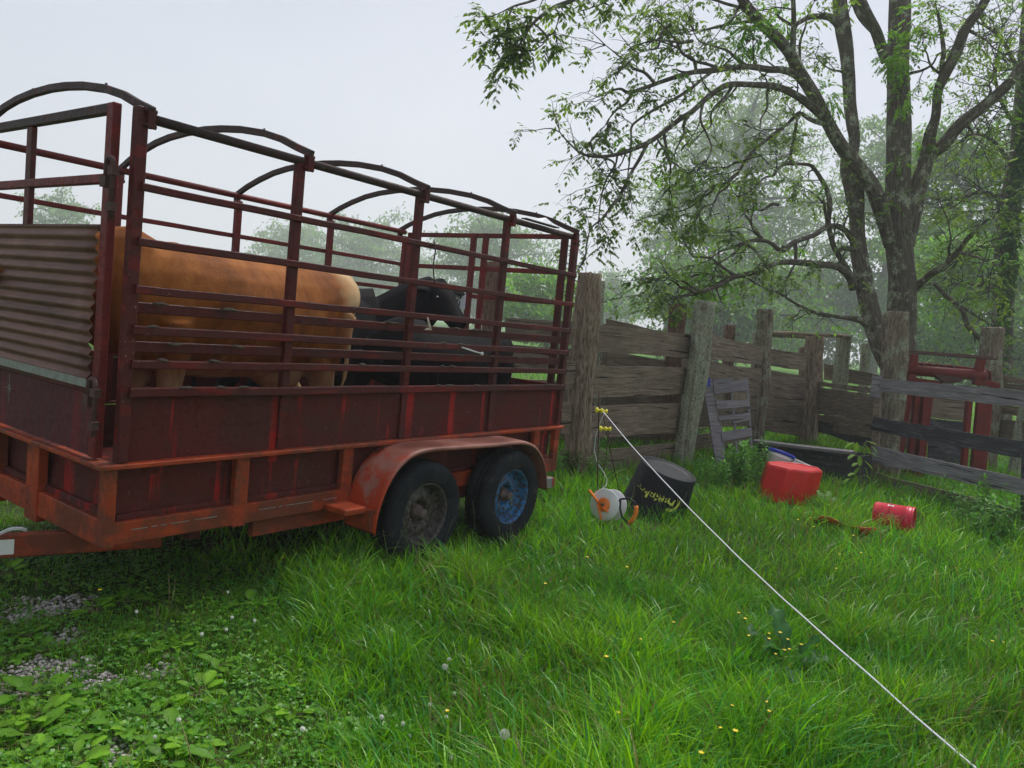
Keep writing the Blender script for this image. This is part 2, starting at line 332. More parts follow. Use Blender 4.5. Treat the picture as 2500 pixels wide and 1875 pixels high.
# ------------------------------------------------------------------ ground
def gz(x,y):
    d=math.hypot(x,y)
    return .035*mnoise.noise(Vector((x*.45,y*.45,0)))+.015*mnoise.noise(Vector((x*1.7,y*1.7,3)))
def seg(a,b,n): return list(np.linspace(a,b,n,endpoint=False))
gx=seg(-250,-20,16)+seg(-20,-4,16)+seg(-4,8,120)+seg(8,20,60)+seg(20,250,30)+[250]
gy=seg(-250,-20,16)+seg(-20,-6,18)+seg(-6,5,110)+seg(5,20,40)+seg(20,250,30)+[250]
mb=MB(); nx_,ny_=len(gx),len(gy)
vs=[(x,y,gz(x,y)) for x in gx for y in gy]
fs=[(i*ny_+j,(i+1)*ny_+j,(i+1)*ny_+j+1,i*ny_+j+1) for i in range(nx_-1) for j in range(ny_-1)]
mb.add(vs,fs,smooth=True)
def mk_ground():
    t=NT('ground_soil'); a=t.noise(t.co(),1.1,6,.6); b=t.noise(t.co(),14,5,.65); v=t.vor(t.co(),55)
    soil=t.ramp(b,[(.3,(.04,.028,.015)),(.7,(.11,.082,.048))]); green=t.ramp(b,[(.3,(.012,.035,.006)),(.7,(.04,.09,.012))])
    c=t.mix(t.ramp(a,[(.35,.35),(.6,1)]),soil,green)
    geo=t.n('ShaderNodeNewGeometry'); vd=t.n('ShaderNodeVectorMath',operation='DISTANCE'); t.l(geo.outputs['Position'],vd.inputs[0]); vd.inputs[1].default_value=(0,0,0)
    far=t.ramp(t.mul(vd.outputs['Value'],1/40),[(.2,0),(.8,1)]); c=t.mix(far,c,(.09,.20,.03))
    return t.fin(c,.95,0,b,.6,.02,.1)
g=mb.build('ground',mk_ground()); tag(g,None,None,kind='structure')


# ------------------------------------------------------------------ stock trailer (X = length, Y = width, near side at Y=0)
TL,TW=3.84,2.06
T=thing('livestock_trailer','rusty dark red open-top livestock trailer with arched roof bows, holding the cattle','trailer',(1.9,1.0,.0))
def part(mb,name,mat,bevel=0,parent=T,label=None):
    o=mb.build(name,mat,parent,bevel=bevel)
    if label: o['label']=label
    return o
V=Vector
def slab(x0,x1,y0,y1,z0,z1,name,mat,bevel=.004,parent=T): return part(MB().bb(x0,x1,y0,y1,z0,z1),name,mat,bevel,parent)
# floor and lower frame
slab(.05,TL-.02,.05,TW-.05,.47,.50,'floor',M['panel'],0)
for y in (0,TW-.05):
    slab(-.0,TL,y,y+.05,.436,.545,'bottom_rail',M['frame'])
slab(0,.05,.052,TW-.052,.42,.55,'bottom_rail',M['frame'])
slab(TL-.05,TL,.052,TW-.052,.436,.545,'bottom_rail',M['frame'])
for y in (.055,TW-.105): slab(.85,TL-.06,y+.0,y+.05,.33,.434,'chassis_beam',M['frame'])
for x in (.5,1.2,2.0,2.8,3.4): slab(x,x+.06,.11,TW-.11,.36,.465,'cross_member',M['panel'],0)
# inner ledge over the bottom rail
for y0,y1 in ((.03,.06),(TW-.06,TW-.03)): slab(.06,TL-.06,y0,y1,.545,.575,'ledge',M['panel'])
slab(.03,.06,.10,TW-.10,.55,.585,'ledge',M['panel'])
# lower side panels (recessed), upper panels
def panel(name,x0,x1,y0,y1,z0,z1,mat=None):
    mb=MB(); 
    if abs(x1-x0)>abs(y1-y0):
        n=26
        for s_ in (0,1):
            y=y0 if s_==0 else y1
            vs=[(x0+(x1-x0)*i/n,y+.004*mnoise.noise(V((i*.4,j*1.3,2))),z0+(z1-z0)*j/4) for i in range(n+1) for j in range(5)]
            mb.add(vs,[(i*5+j,(i+1)*5+j,(i+1)*5+j+1,i*5+j+1) for i in range(n) for j in range(4)],smooth=True)
    else:
        n=16
        for s_ in (0,1):
            x=x0 if s_==0 else x1
            vs=[(x+.004*mnoise.noise(V((i*.5,j*1.3,5))),y0+(y1-y0)*i/n,z0+(z1-z0)*j/4) for i in range(n+1) for j in range(5)]
            mb.add(vs,[(i*5+j,(i+1)*5+j,(i+1)*5+j+1,i*5+j+1) for i in range(n) for j in range(4)],smooth=True)
    return part(mb,name,mat or M['panel'])
for y0 in (.062,TW-.074): panel('lower_panel',.05,TL-.03,y0,y0+.008,.55,.80)
panel('lower_panel',.062,.070,.10,TW-.10,.56,.80)
for y0 in (.022,TW-.03): panel('side_panel',.05,TL-.0,y0,y0+.006,.835,1.15)
# flanges
def flange(pts,name='flange'):
    mb=MB(); mb.beam(pts[0],pts[1],.085,.022); return part(mb,name,M['frame'],.003)
flange([V((-.06,-.0,.823)),V((TL+.04,-.0,.823))]); flange([V((-.06,TW,.823)),V((TL+.04,TW,.823))]); flange([V((-.018,.045,.823)),V((-.018,TW-.045,.823))])
for y in (.046,TW-.056): slab(.05,TL-.02,y,y+.01,.755,.810,'web_strip',M['panel'],0)
slab(.046,.056,.05,TW-.05,.755,.810,'web_strip',M['panel'],0)
# corner and side stakes below the flange
for y in (-.004,TW-.086): slab(-.004,.040,y,y+.09,.425,.811,'corner_stake',M['frame'],.005)
for y in (-.006,TW-.04):
    for x in (.675,1.425,3.49): slab(x,x+.085,y,y+.046,.425,.811,'stake',M['frame'],.005)
    slab(3.80,3.875,y,y+.05,.435,.811,'stake',M['frame'],.005)
for y in (.73,1.24): slab(-.008,.045,y,y+.14,.385,.811,'stake',M['frame'],.005)
# dark tar and scratches: reflective tape remnants on the bottom rail
for x0,x1 in ((.12,.20),(.22,.25),(.27,.30),(.32,.42),(.45,.58),(.84,.95),(.97,1.0),(1.02,1.22),(1.3,1.4)):
    part(MB().bb(x0,x1,-.0035,-.0015,.500,.5045),'tape_remnant',M['galv'])
# side posts above the flange
PX=[.03,.935,1.90,2.855,3.81]
clampx=[.085,.995,1.94,2.90,3.80]
for s_,y in ((0,.0),(1,TW-.055)):
    for i,x in enumerate(PX):
        top=2.49 if i==0 else 2.44
        wd=.052
        slab(x,x+wd,y-(.012 if i in(0,4) and s_==0 else 0),y+.045,.835,top,'post',M['rail'] if s_==0 else M['railred'],.004)
def wavy(x0,x1,y0,y1,z0,z1,sd_,n=24):
    mb=MB(); vs=[]
    for i in range(n+1):
        x=x0+(x1-x0)*i/n; a=.007*mnoise.noise(V((x*1.3,sd_,0))); b=.005*mnoise.noise(V((x*1.7,sd_,5)))
        vs+=[(x,y0+a,z0+b),(x,y1+a,z0+b),(x,y1+a,z1+b),(x,y0+a,z1+b)]
    mb.add(vs,[(i*4+j,(i+1)*4+j,(i+1)*4+(j+1)%4,i*4+(j+1)%4)[::-1] for i in range(n) for j in range(4)]+[(0,1,2,3),(n*4+3,n*4+2,n*4+1,n*4)]); return mb
# side rails: near side then far side
RZ=[(2.45,.036,'t'),(2.132,.034,0),(1.88,.037,0),(1.66,.040,0),(1.574,.052,1),(1.47,.042,0),(1.388,.053,1),(1.308,.040,0),(1.172,.044,0)]
for s_ in (0,1):
    for z,h,k in RZ:
        sgn=-1 if s_==0 else 1; yo=0 if s_==0 else TW
        if s_==1: z+= .03 if z>1.85 else 0
        if k=='t':
            mb=MB().tube([(.09,yo-sgn*.02,z),(TL-.0,yo-sgn*.02,z+ (.0))],.024,12); part(mb,'top_rail',M['bow'] if s_==0 else M['railred']); continue
        if k==1: y0,y1=yo-sgn*.030,yo-sgn*.018        # flat bars set behind the others
        else: y0,y1=yo-sgn*.010,yo+sgn*.030
        xa=.06
        if k==0: 
            mb=wavy(xa,TL+.0,min(y0,y1),max(y0,y1),z-h/2,z+h/2,z*7+s_)
        else:
            mb=MB()
            for x0,x1 in zip([p+.050 for p in PX[:-1]],[p-.003 for p in PX[1:]]): mb.bb(x0,x1,min(y0,y1),max(y0,y1),z-h/2,z+h/2)
        part(mb,'rail',M['rail'] if s_==0 else M['railred'],.004)
# roof bows, each bolted with a clamp
prof=[(-.03,2.492),(.10,2.535),(.24,2.588),(.42,2.635),(.65,2.672),(.85,2.69),(1.03,2.697),(1.25,2.692),(1.45,2.675),(1.62,2.648),(1.80,2.60),(1.95,2.55),(2.085,2.492)]
for i,x in enumerate(clampx):
    mb=MB(); pts=[V((x,y,z+(.0 if i else -.015))) for y,z in prof]
    for a,b in zip(pts[:-1],pts[1:]):
        d=(b-a).normalized()*.004; mb.beam(a-d,b+d,.030,.040,up=(0,-(b-a).z,(b-a).y))
    bow=part(mb,'roof_bow',M['bow'],.004)
    for y in (-.012,TW+.012):
        mb=MB().bb(x-.018,x+.018,y-.022,y+.022,2.40,2.475); mb.lathe([(0,-.03),(.012,-.03),(.012,.03),(0,.03)],(x,y,2.41),(1,0,0),8); mb.lathe([(0,-.03),(.012,-.03),(.012,.03),(0,.03)],(x,y,2.478),(1,0,0),8); part(mb,'clamp',M['rail'],0,bow)
    for y in (.42,1.25,1.8):
        z=np.interp(y,[p[0] for p in prof],[p[1] for p in prof])+(.0 if i else -.015); part(MB().tube([(x,y,z+.0),(x,y,z+.028)],.006,6),'bolt',M['bow'],0,bow)
# front corner post of the gate frame and the front gate
def frontgate():
    G=MB().bb(-.028,.012,.10,.165,.845,2.50).build('front_gate',M['railred'],T,bevel=.004)
    def gp(mb,name,mat,bevel=.004): return mb.build(name,mat,G,base=G['_b'],bevel=bevel)
    gp(MB().bb(-.028,.012,TW-.17,TW-.105,.845,2.50),'stile',M['railred'])
    gp(MB().bb(-.026,.010,.167,TW-.172,2.453,2.500),'gate_rail',M['bow'])
    gp(MB().bb(-.026,.010,.167,TW-.172,2.135,2.178),'gate_rail',M['railred'])
    gp(MB().bb(-.024,.008,.167,TW-.172,1.145,1.170),'gate_rail',M['rail'])
    for y in (.965,1.52): gp(MB().bb(-.022,.006,y,y+.065,1.171,2.452),'mullion',M['rail'])
    gp(MB().bb(-.022,.006,.167,TW-.172,1.915,1.945),'gate_rail',M['bow'])
    # corrugated sheet: waves run across the gate
    mb=MB(); nz=150; ny=14
    vs=[]
    for j in range(nz+1):
        z=1.185+(1.935-1.185)*j/nz
        for i in range(ny+1):
            y=.172+.012*mnoise.noise(V((z*14,0,0)))*(1 if i==0 else 0)+(TW-.35)*i/ny
            vs.append((-.036+.0085*math.sin(z*2*math.pi/.056)+.006*mnoise.noise(V((y*3,z*4,1))),y,z))
    mb.add(vs,[(j*(ny+1)+i,j*(ny+1)+i+1,(j+1)*(ny+1)+i+1,(j+1)*(ny+1)+i) for j in range(nz) for i in range(ny)],smooth=True)
    cs=gp(mb,'corrugated_sheet',M['corr'],0); so_=cs.modifiers.new('s','SOLIDIFY'); so_.thickness=.0015
    gp(MB().bb(-.050,-.046,.172,TW-.18,1.175,1.215),'sheet_edge',M['galv'],0)
    pn=MB(); n=16; pn.add([(-.012+.005*mnoise.noise(V((i*.5,j,7))),.165+(TW-.33)*i/n,.845+.297*j/4) for i in range(n+1) for j in range(5)],[(i*5+j,(i+1)*5+j,(i+1)*5+j+1,i*5+j+1) for i in range(n) for j in range(4)],smooth=True)
    gp(pn,'gate_panel',M['panelgate'],0)
    # scratched star on the panel
    st=MB(); c=V((-.0205,1.10,1.055))
    for a,l in ((0,.045),(90,.075),(45,.03),(-50,.03)): d=V((0,math.cos(R(a)),math.sin(R(a)))); st.beam(c-d*l,c+d*l,.003,.001,up=(1,0,0))
    gp(st,'scratch_mark',M['galv'],0)
    # latch rods: hooked pins
    for z0,z1,yy in ((.955,1.19,.135),(1.97,2.21,.085)):
        mb=MB()
        pts=[V((-.045,yy-.05,z0)),V((-.045,yy-.05,z1))]+[V((-.045,yy-.05+.032*(1-math.cos(a)),z1+.032*math.sin(a))) for a in np.linspace(.3,math.pi,8)]+[V((-.045,yy+.014,z1-.08))]
        mb.tube(pts,.012,8); 
        for zz in (z0+.05,z1-.03): mb.bb(-.06,-.03,yy-.075,yy-.025,zz-.02,zz+.02)
        mb.bb(-.06,-.03,yy-.01,yy+.04,z1-.10,z1-.05)
        gp(mb,'latch_pin',M['rust'],0)
    return G
frontgate()
# rear gate seen through the far end
def reargate():
    G=MB().bb(TL-.03,TL+.01,.085,.145,.845,2.475).build('rear_gate',M['rail'],T,bevel=.004)
    def gp(mb,name,mat,bevel=.004): return mb.build(name,mat,G,base=G['_b'],bevel=bevel)
    for y in (.955,1.10,TW-.14): gp(MB().bb(TL-.026,TL+.006,y,y+.06,.845,2.476),'stile',M['railred'])
    for z,h in ((2.455,.042),(2.15,.042),(1.89,.04),(1.66,.04),(1.45,.04),(1.17,.04)): 
        for y0,y1 in ((.148,.952),(1.018,1.097),(1.163,TW-.143)): gp(MB().bb(TL-.022,TL+.004,y0,y1,z-h/2,z+h/2),'gate_rail',M['railred'])
    return G
reargate()
slab(TL-.03,TL-.022,.06,TW-.06,.84,1.15,'rear_panel',M['panel'],0)
# tandem fender
lip=[(916,1311),(919,1265),(931,1224),(943,1192),(958,1163),(972,1142),(989,1125),(1004,1112),(1025,1102),(1057,1095),(1117,1092),(1165,1088),(1213,1086),(1250,1081),(1275,1079),(1292,1081),(1307,1089),(1318,1102),(1327,1120),(1332,1140),(1335,1166),(1335,1200)]
LP=[onax(x,y,1,-.27) for x,y in lip]
mb=MB(); n=len(LP); vs=[]
for p in LP: vs+=[(p.x,-.27,p.z-.018),(p.x,-.272,p.z),(p.x,-.262,p.z+.006),(p.x,-.14,p.z+.008),(p.x,.0,p.z+.008),(p.x,.02,p.z+.008)]
mb.add(vs,[(i*6+j,i*6+j+1,(i+1)*6+j+1,(i+1)*6+j) for i in range(n-1) for j in range(5)],smooth=True)
fo=part(mb,'fender',M['fender']); so_=fo.modifiers.new('s','SOLIDIFY'); so_.thickness=.004; so_.offset=-1
sb=fo.modifiers.new('ss','SUBSURF'); sb.levels=1; sb.render_levels=1
mb=MB(); vs=[]
for p in LP: vs+=[(TW*1.0+.27,p.z,p.x)]
mb2=MB(); vs=[]
for p in LP: vs+=[(p.x,TW+.27,p.z),(p.x,TW-.02,p.z)]
mb2.add(vs,[(i*2,i*2+1,(i+1)*2+1,(i+1)*2) for i in range(n-1)],smooth=True); fo2=part(mb2,'fender',M['fender']); so_=fo2.modifiers.new('s','SOLIDIFY'); so_.thickness=.005
# step bracket in front of the fender and a tail light stub
slab(1.30,1.47,-.20,.0,.440,.478,'step',M['frame'],.006)
slab(1.47,1.50,-.24,-.02,.33,.46,'fender_brace',M['frame'],.004)
tl=part(MB().bb(3.56,3.66,-.12,-.04,.33,.42),'light_bracket',M['galv'],.006); part(MB().bb(3.662,3.69,-.12,-.04,.335,.415),'tail_light',M['reflector'],.004,tl)
# axles and wheels
def wheel(x,yout,sgn,mat,hubm,rz=.362):
    R0=.355; ax=V((0,sgn,0)); c=V((x,yout,rz))
    rim=MB().lathe([(.205,-.012),(.212,-.004),(.206,.000),(.197,-.012),(.192,-.045),(.187,-.082),(.176,-.088),(.150,-.074),(.128,-.062),(.105,-.060),(.086,-.068),(.078,-.084),(.074,-.13),(.0,-.13)],c,ax,56).build('wheel',mat,T)
    for k in range(12):
        a=2*math.pi*k/12
    ty=MB(); tp=[(.205,-.012),(.215,.002),(.235,.010),(.262,.0155),(.300,.016),(.325,.010),(.340,-.002),(.349,-.016),(.3545,-.035),(.356,-.062),(.350,-.066),(.356,-.070),(.357,-.098),(.351,-.102),(.357,-.106),(.356,-.150),(.349,-.178),(.325,-.196),(.262,-.20),(.215,-.19)]
    N=96; o=0; nx=V((1,0,0)); nz=V((0,0,1)); vs=[]
    for k in range(N):
        a=2*math.pi*k/N
        for j,(r,h) in enumerate(tp):
            rr=r*(1-(.014 if ((k+j//3)%2==0 and 7<=j<=16) else 0)); 
            fl=0; dz=math.sin(a)*rr
            if dz<-.34: fl=.010
            vs.append(c+ax*h+nx*math.cos(a)*rr+nz*(dz+fl))
    J=len(tp); ty.add(vs,[(k*J+j,((k+1)%N)*J+j,((k+1)%N)*J+j+1,k*J+j+1) for k in range(N) for j in range(J-1)],smooth=True)
    ty.build('tyre',M['tyre'],rim,base=rim['_b'])
    hb=MB().lathe([(.0,-.012),(.026,-.012),(.032,-.018),(.033,-.06),(.045,-.066),(.05,-.075),(.055,-.13)],c,ax,24)
    for k in range(6):
        a=2*math.pi*(k+.3)/6; hb.lathe([(0,-.048),(.010,-.048),(.010,-.064)],c+nx*math.cos(a)*.100+nz*math.sin(a)*.100,ax,6,smooth=False)
    hb.build('hub',hubm,rim,base=rim['_b'])
    for k in range(4):
        a=2*math.pi*(k+.5)/4; sl_=MB().lathe([(0,-.0815),(.012,-.0815)],c+nx*math.cos(a)*.164+nz*math.sin(a)*.164+ax*.004,ax,10)
        sl_.build('rim_hole',M['dark'],rim,base=rim['_b'])
    return rim
wheel(1.985,-.225,-1,M['rimgrey'],M['steel']); wh=wheel(2.945,-.225,-1,M['rimblue'],M['steel']); wh['label']='rear wheel with chipped bright blue rim'
wheel(1.985,TW+.225,1,M['rimgrey'],M['steel']); wheel(2.945,TW+.225,1,M['rimgrey'],M['steel'])
for x in (1.985,2.945):
    part(MB().tube([(x,-.10,.362),(x,TW+.1,.362)],.035,10),'axle',M['steel'])
    part(MB().bb(x-.28,x+.28,.09,.14,.315,.345),'leaf_spring',M['steel'])
# tongue (A-frame), patch, wires
for p0,p1 in (((.45,.30,.345),(-1.35,.98,.345)),((.45,TW-.30,.345),(-1.35,TW-.98,.345))): part(MB().beam(p0,p1,.06,.115),'tongue',M['frame'],.006)
part(MB().bb(-1.55,-1.30,.96,1.10,.31,.40),'coupler',M['steel'],.01)
pc=onax(8,1302,0,-.78)
tdir=(V((-1.35,.98,0))-V((.45,.30,0))).normalized(); tn=V((-tdir.y,tdir.x,0)); tn=tn if tn.y<0 else -tn
t0=V((.45,.30,.345)); 
k=(-.78+(-.45))/tdir.x
for k0,k1 in ((0,1),):
    cc=t0+tdir*1.12+tn*.0335
    # find the spot along the beam seen at the frame's left edge
    best=min(np.linspace(.3,1.9,160),key=lambda q:abs(((t0+tdir*q+tn*.0335)-V(CAM)).dot(V(CR))/((t0+tdir*q+tn*.0335)-V(CAM)).dot(V(CF))*FPX+1250-2))
    cc=t0+tdir*best+tn*.0335
    part(MB().box(cc,(.10,.002,.075),(tdir,tn,V((0,0,1)))),'marker_patch',M['white'],.0005)
    for k in range(3):
        pts=[cc+tdir*(.10-.02*k)+tn*.01+V((0,0,-.02+.01*k))]+[cc+tdir*(.06-.16*q)+tn*(.012+.01*k)+V((0,0,.03+.06*math.sin(q*2.2)+.008*k)) for q in np.linspace(0,1,7)]
        part(MB().tube(pts,.0032,6),'wire',M['rope'])
# hooked loop rod on the far side, dried mud on the rails, plastic scrap on the roof
part(MB().tube([(1.93,TW-.07,1.86),(1.93,TW-.07,1.90),(1.945,TW-.07,1.945),(1.985,TW-.07,1.972),(2.04,TW-.07,1.972),(2.3,TW-.07,1.965),(2.75,TW-.07,1.955)],.016,8),'hooked_rod',M['railred'])
rr=random.Random(5)
for k in range(34):
    z=rr.choice([1.49,1.41,1.33,1.195,1.60,1.195]); x=rr.choice([rr.uniform(.15,.7),rr.uniform(2.2,3.6),rr.uniform(.2,3.7)]); c=V((x,-.022,z+.0)); mb=MB()
    mb.lathe([(0,-.01),(.018,-.006),(.022,.0),(.012,.008),(0,.011)],c,(rr.uniform(-.3,.3),rr.uniform(-.2,.2),1),7)
    for i,v in enumerate(mb.v): mb.v[i]=c+V(((v-c).x*rr.uniform(1,2.2),(v-c).y,(v-c).z*rr.uniform(.5,1.1)))
    part(mb,'mud_clump',M['manure'])
mb=MB(); c=V((3.30,-.03,2.485))
mb.add([c+V(a) for a in ((-.08,-.03,0),(.09,-.03,.005),(.11,.05,.02),(-.06,.05,.028),(0,0,.045))],[(0,1,4),(1,2,4),(2,3,4),(3,0,4),(3,2,1,0)]); tag(mb.build('plastic_scrap',M['tagwhite']),'white plastic scrap lying on the top rail of the trailer','scrap')
tag(MB().bb(3.02,3.48,-.05,.0,2.474,2.482).build('wood_strip',M['manure']),'thin dark strip of wood lying on top rail of the trailer','wood strip')
tag(MB().tube([(2.42,-.03,1.47),(2.55,-.055,1.443),(2.62,-.06,1.432)],.006,6).lathe([(0,-.014),(.011,-.008),(.014,0),(.011,.008),(0,.014)],(2.62,-.06,1.432),(1,0,0),10).build('white_rod',M['white']),'small white rod with a ball end stuck between side rails','rod')
tag(MB().tube([(2.02,-.045,2.17),(2.04,-.05,2.10),(2.03,-.05,2.0),(2.045,-.052,1.93),(2.06,-.05,1.88)],.005,5).build('twine',M['rust']),'frayed twine hanging from the third side post of the trailer','twine')

# ------------------------------------------------------------------ cattle
def cowcoat_brown():
    t=NT('tan_coat'); sx=t.n('ShaderNodeSeparateXYZ'); t.l(t.tc.outputs['Object'],sx.inputs[0])   # object space: +x towards head
    n=t.noise(t.co((1.5,1,.8)),3.0,6,.68,.4); f=t.noise(t.co((14,14,40)),6,4,.6)
    c=t.ramp(n,[(.3,(.10,.028,.004)),(.5,(.24,.072,.009)),(.70,(.38,.135,.022))])
    cream=(.68,.52,.28)
    rear=t.mul(t.ramp(t.mul(sx.outputs[0],t.mul(n,.25),'ADD'),[(.27,1),(.42,0)]),t.ramp(sx.outputs[2],[(.6,1),(.98,1),]))
    low=t.ramp(t.mul(sx.outputs[2],t.mul(n,.3),'SUBTRACT'),[(.38,1),(.60,0)])
    c=t.mix(t.mul(rear,.6),c,cream); c=t.mix(t.mul(low,.75),c,cream)
    dg=t.noise(t.co(loc=(3,3,3)),4.5,6,.7); c=t.mix(t.mul(t.ramp(dg,[(.55,0),(.62,.75)]),t.ramp(sx.outputs[2],[(.55,1),(.95,.15)])),c,(.05,.026,.010))
    return t.fin(c,.8,0,t.mix(.5,f,t.noise(t.co((1.6,1,1)),9,4,.5)),.55,.012,.2)
def cowcoat_black():
    t=NT('black_coat'); n=t.noise(t.co(),5,6,.65); f=t.noise(t.co((12,12,36)),6,5,.65)
    c=t.ramp(n,[(.3,(.004,.004,.0055)),(.7,(.013,.011,.012))]); return t.fin(c,.7,0,f,.6,.014,.10)
M['tan']=cowcoat_brown(); M['blackcoat']=cowcoat_black(); M['eye']=simple('eye_black',(.006,.005,.005),.12,.1,5,0,0,.7)
M['hoof']=simple('hoof',(.05,.04,.035),.7,.2,20)
def cow(name,label,origin,yaw,sc,mat,poll,muz,up=(0,0,1),crest=True,udder=False,earmat=None,neckmid=None,tailside=0,bulge=0):
    mb=MB(); Y=V((0,1,0)); Z=V((0,0,1))
    tor=[(-.02,1.20,.07,.08),(.02,1.17,.16,.15),(.12,1.15,.24,.20),(.28,1.09,.295,.27),(.48,1.02,.325,.335),(.75,.985,.375+bulge,.365),(1.05,.985,.37+bulge,.37),(1.3,.99,.315,.365),(1.48,1.01,.25,.34),(1.62,1.02,.19,.28),(1.72,1.02,.11,.17)]
    mb.esweep([(V((x,0,z)),Y*a,Z*b) for x,z,a,b in tor],20)
    if crest: mb.esweep([(V((1.25,0,1.27)),Y*.09,Z*.07),(V((1.45,0,1.25)),Y*.12,Z*.10),(V((1.5,0,1.15)).lerp(V(poll),.45)-V((0,0,.06)),Y*.11,Z*.10),(V(poll)-V((0,0,.10)),Y*.07,Z*.06)],12)
    mb.esweep([(V((x,0,z)),Y*a,Z*b) for x,z,a,b in [(1.22,1.26,.05,.06),(1.32,1.30,.11,.085),(1.45,1.29,.10,.08),(1.55,1.24,.05,.06)]],10)   # withers
    for s_ in (-1,1):   # hooks and thurls
        h=s_*.17
        mb.tube([(.24,h,1.06),(.33,h*1.12,.86),(.38,h*1.15,.70),(.33,h*1.1,.58),(.22,h,.45),(.23,h,.30),(.245,h,.14),(.28,h,.10),(.30,h,.0)],[(.17,.12),(.175,.12),(.135,.09),(.095,.07),(.062,.05),(.042,.036),(.045,.04),(.05,.045),(.055,.05)],12)
        fx=1.40
        mb.tube([(fx+.02,h,.95),(fx+.0,h,.78),(fx+.0,h*.97,.60),(fx+.01,h*.95,.42),(fx,h*.95,.28),(fx,h*.95,.14),(fx+.02,h*.95,.10),(fx+.05,h*.95,.0)],[(.15,.10),(.13,.09),(.08,.065),(.058,.052),(.038,.036),(.042,.04),(.047,.045),(.055,.052)],12)
    tx=-.02
    mb.tube([(.06,0,1.31),(-.03,tailside*.02,1.30),(-.085,tailside*.03,1.22),(-.10,tailside*.05,1.0),(-.10,tailside*.06,.75),(-.09,tailside*.06,.58),(-.08,tailside*.06,.45),(-.08,tailside*.06,.34)],[.035,.034,.030,.024,.020,.022,.040,.012],8)
    if udder: mb.esweep([(V((.38,0,.68)),Y*.06,Z*.05),(V((.47,0,.64)),Y*.14,Z*.10),(V((.62,0,.64)),Y*.15,Z*.10),(V((.76,0,.67)),Y*.06,Z*.05)],12)
    P=V(poll); Q=V(muz); nm=V(neckmid) if neckmid else (V((1.5,0,1.08))+P)/2
    path=[V((1.38,0,1.05)),V((1.58,0,1.08)).lerp(nm,.25),nm,P.lerp(nm,.35),P-(Q-P)*.02]
    rr_=[(.21,.36) if crest else (.2,.29),(.21,.36),(.18,.32),(.15,.23),(.10,.12)]
    secs=[]
    for i,(p,(a,b)) in enumerate(zip(path,rr_)):
        d=(path[min(i+1,4)]-path[max(i-1,0)]).normalized(); sd_=d.cross(Z).normalized(); u=sd_.cross(d); secs.append((p,sd_*a,u*b))
    mb.esweep(secs,14)
    d=(Q-P).normalized(); sd_=d.cross(V(up)).normalized(); u=sd_.cross(d); L=(Q-P).length
    hs_=[(-.10,.06,.05,0),(-.03,.105,.085,-.01),(.10,.130,.115,-.035),(.28,.132,.130,-.045),(.45,.112,.128,-.05),(.62,.092,.108,-.045),(.80,.086,.092,-.035),(.92,.092,.088,-.03),(1.0,.080,.072,-.03),(1.05,.04,.04,-.03)]
    mb.esweep([(P+d*L*t_+u*o_,sd_*a,u*b) for t_,a,b,o_ in hs_],16)
    mb.esweep([(P-d*.06+u*.0,sd_*.03,u*.03),(P-d*.02+u*.04,sd_*.07,u*.05),(P+d*.05+u*.045,sd_*.05,u*.03)],10)      # tuft on the poll
    for s_ in (-1,1):
        e0=P+d*L*.06+sd_*s_*.095-u*.01; e1=e0+sd_*s_*.10+u*.005-d*.01; e2=e1+sd_*s_*.10-u*.01; e3=e2+sd_*s_*.06-u*.03
        mb.esweep([(e0,d*.030,u*.024),(e1,d*.080,u*.018),(e2,d*.068,u*.016),(e3,d*.014,u*.011)],10)
    sx=Matrix.Translation(V(origin))@Matrix.Rotation(yaw,4,'Z')@Matrix.Scale(sc,4)
    o=mb.build(name,mat,None); o['_b']=(0,0,0); o.location=origin; o.rotation_euler=(0,0,yaw); o.scale=(sc,)*3
    rm=o.modifiers.new('r','REMESH'); rm.mode='VOXEL'; rm.voxel_size=.014; rm.use_smooth_shade=True
    sm=o.modifiers.new('s','SMOOTH'); sm.factor=.6; sm.iterations=6
    tag(o,label,'cow')
    o.scale=(sc*(.97 if udder else 1),sc,sc)
    for s_ in (-1,1):
        e=P+d*L*.36+sd_*s_*.118+u*.005
        ey=MB().lathe([(0,-.02),(.014,-.014),(.02,0),(.014,.014),(0,.02)],e,sd_,12); eo=ey.build('eye',M['eye'],None,base=(0,0,0)); eo.parent=o
        ny=P+d*L*1.02+sd_*s_*.032-u*.02
        no=MB().lathe([(0,-.008),(.010,-.004),(.012,.002),(0,.006)],ny,d,8).build('nostril',M['eye'],None,base=(0,0,0)); no.parent=o
    return o,P,d,sd_,u,L
FL=.50
cow('brown_cow','tan brown cow with cream rump standing at the front of the trailer, facing the gate',(2.06,.80,FL),math.pi,1.055,M['tan'],(1.80,-.38,1.12),(1.70,-.76,.80),udder=True,tailside=-1,bulge=.01,crest=False)
bo,P,d,sd_,u,L=cow('black_cow','black cow with white ear tag raising its head above the side rails',(1.35,1.42,FL),0,.95,M['blackcoat'],(2.02,-.43,1.51),(1.98,-.78,1.19),neckmid=(1.70,-.18,1.08))
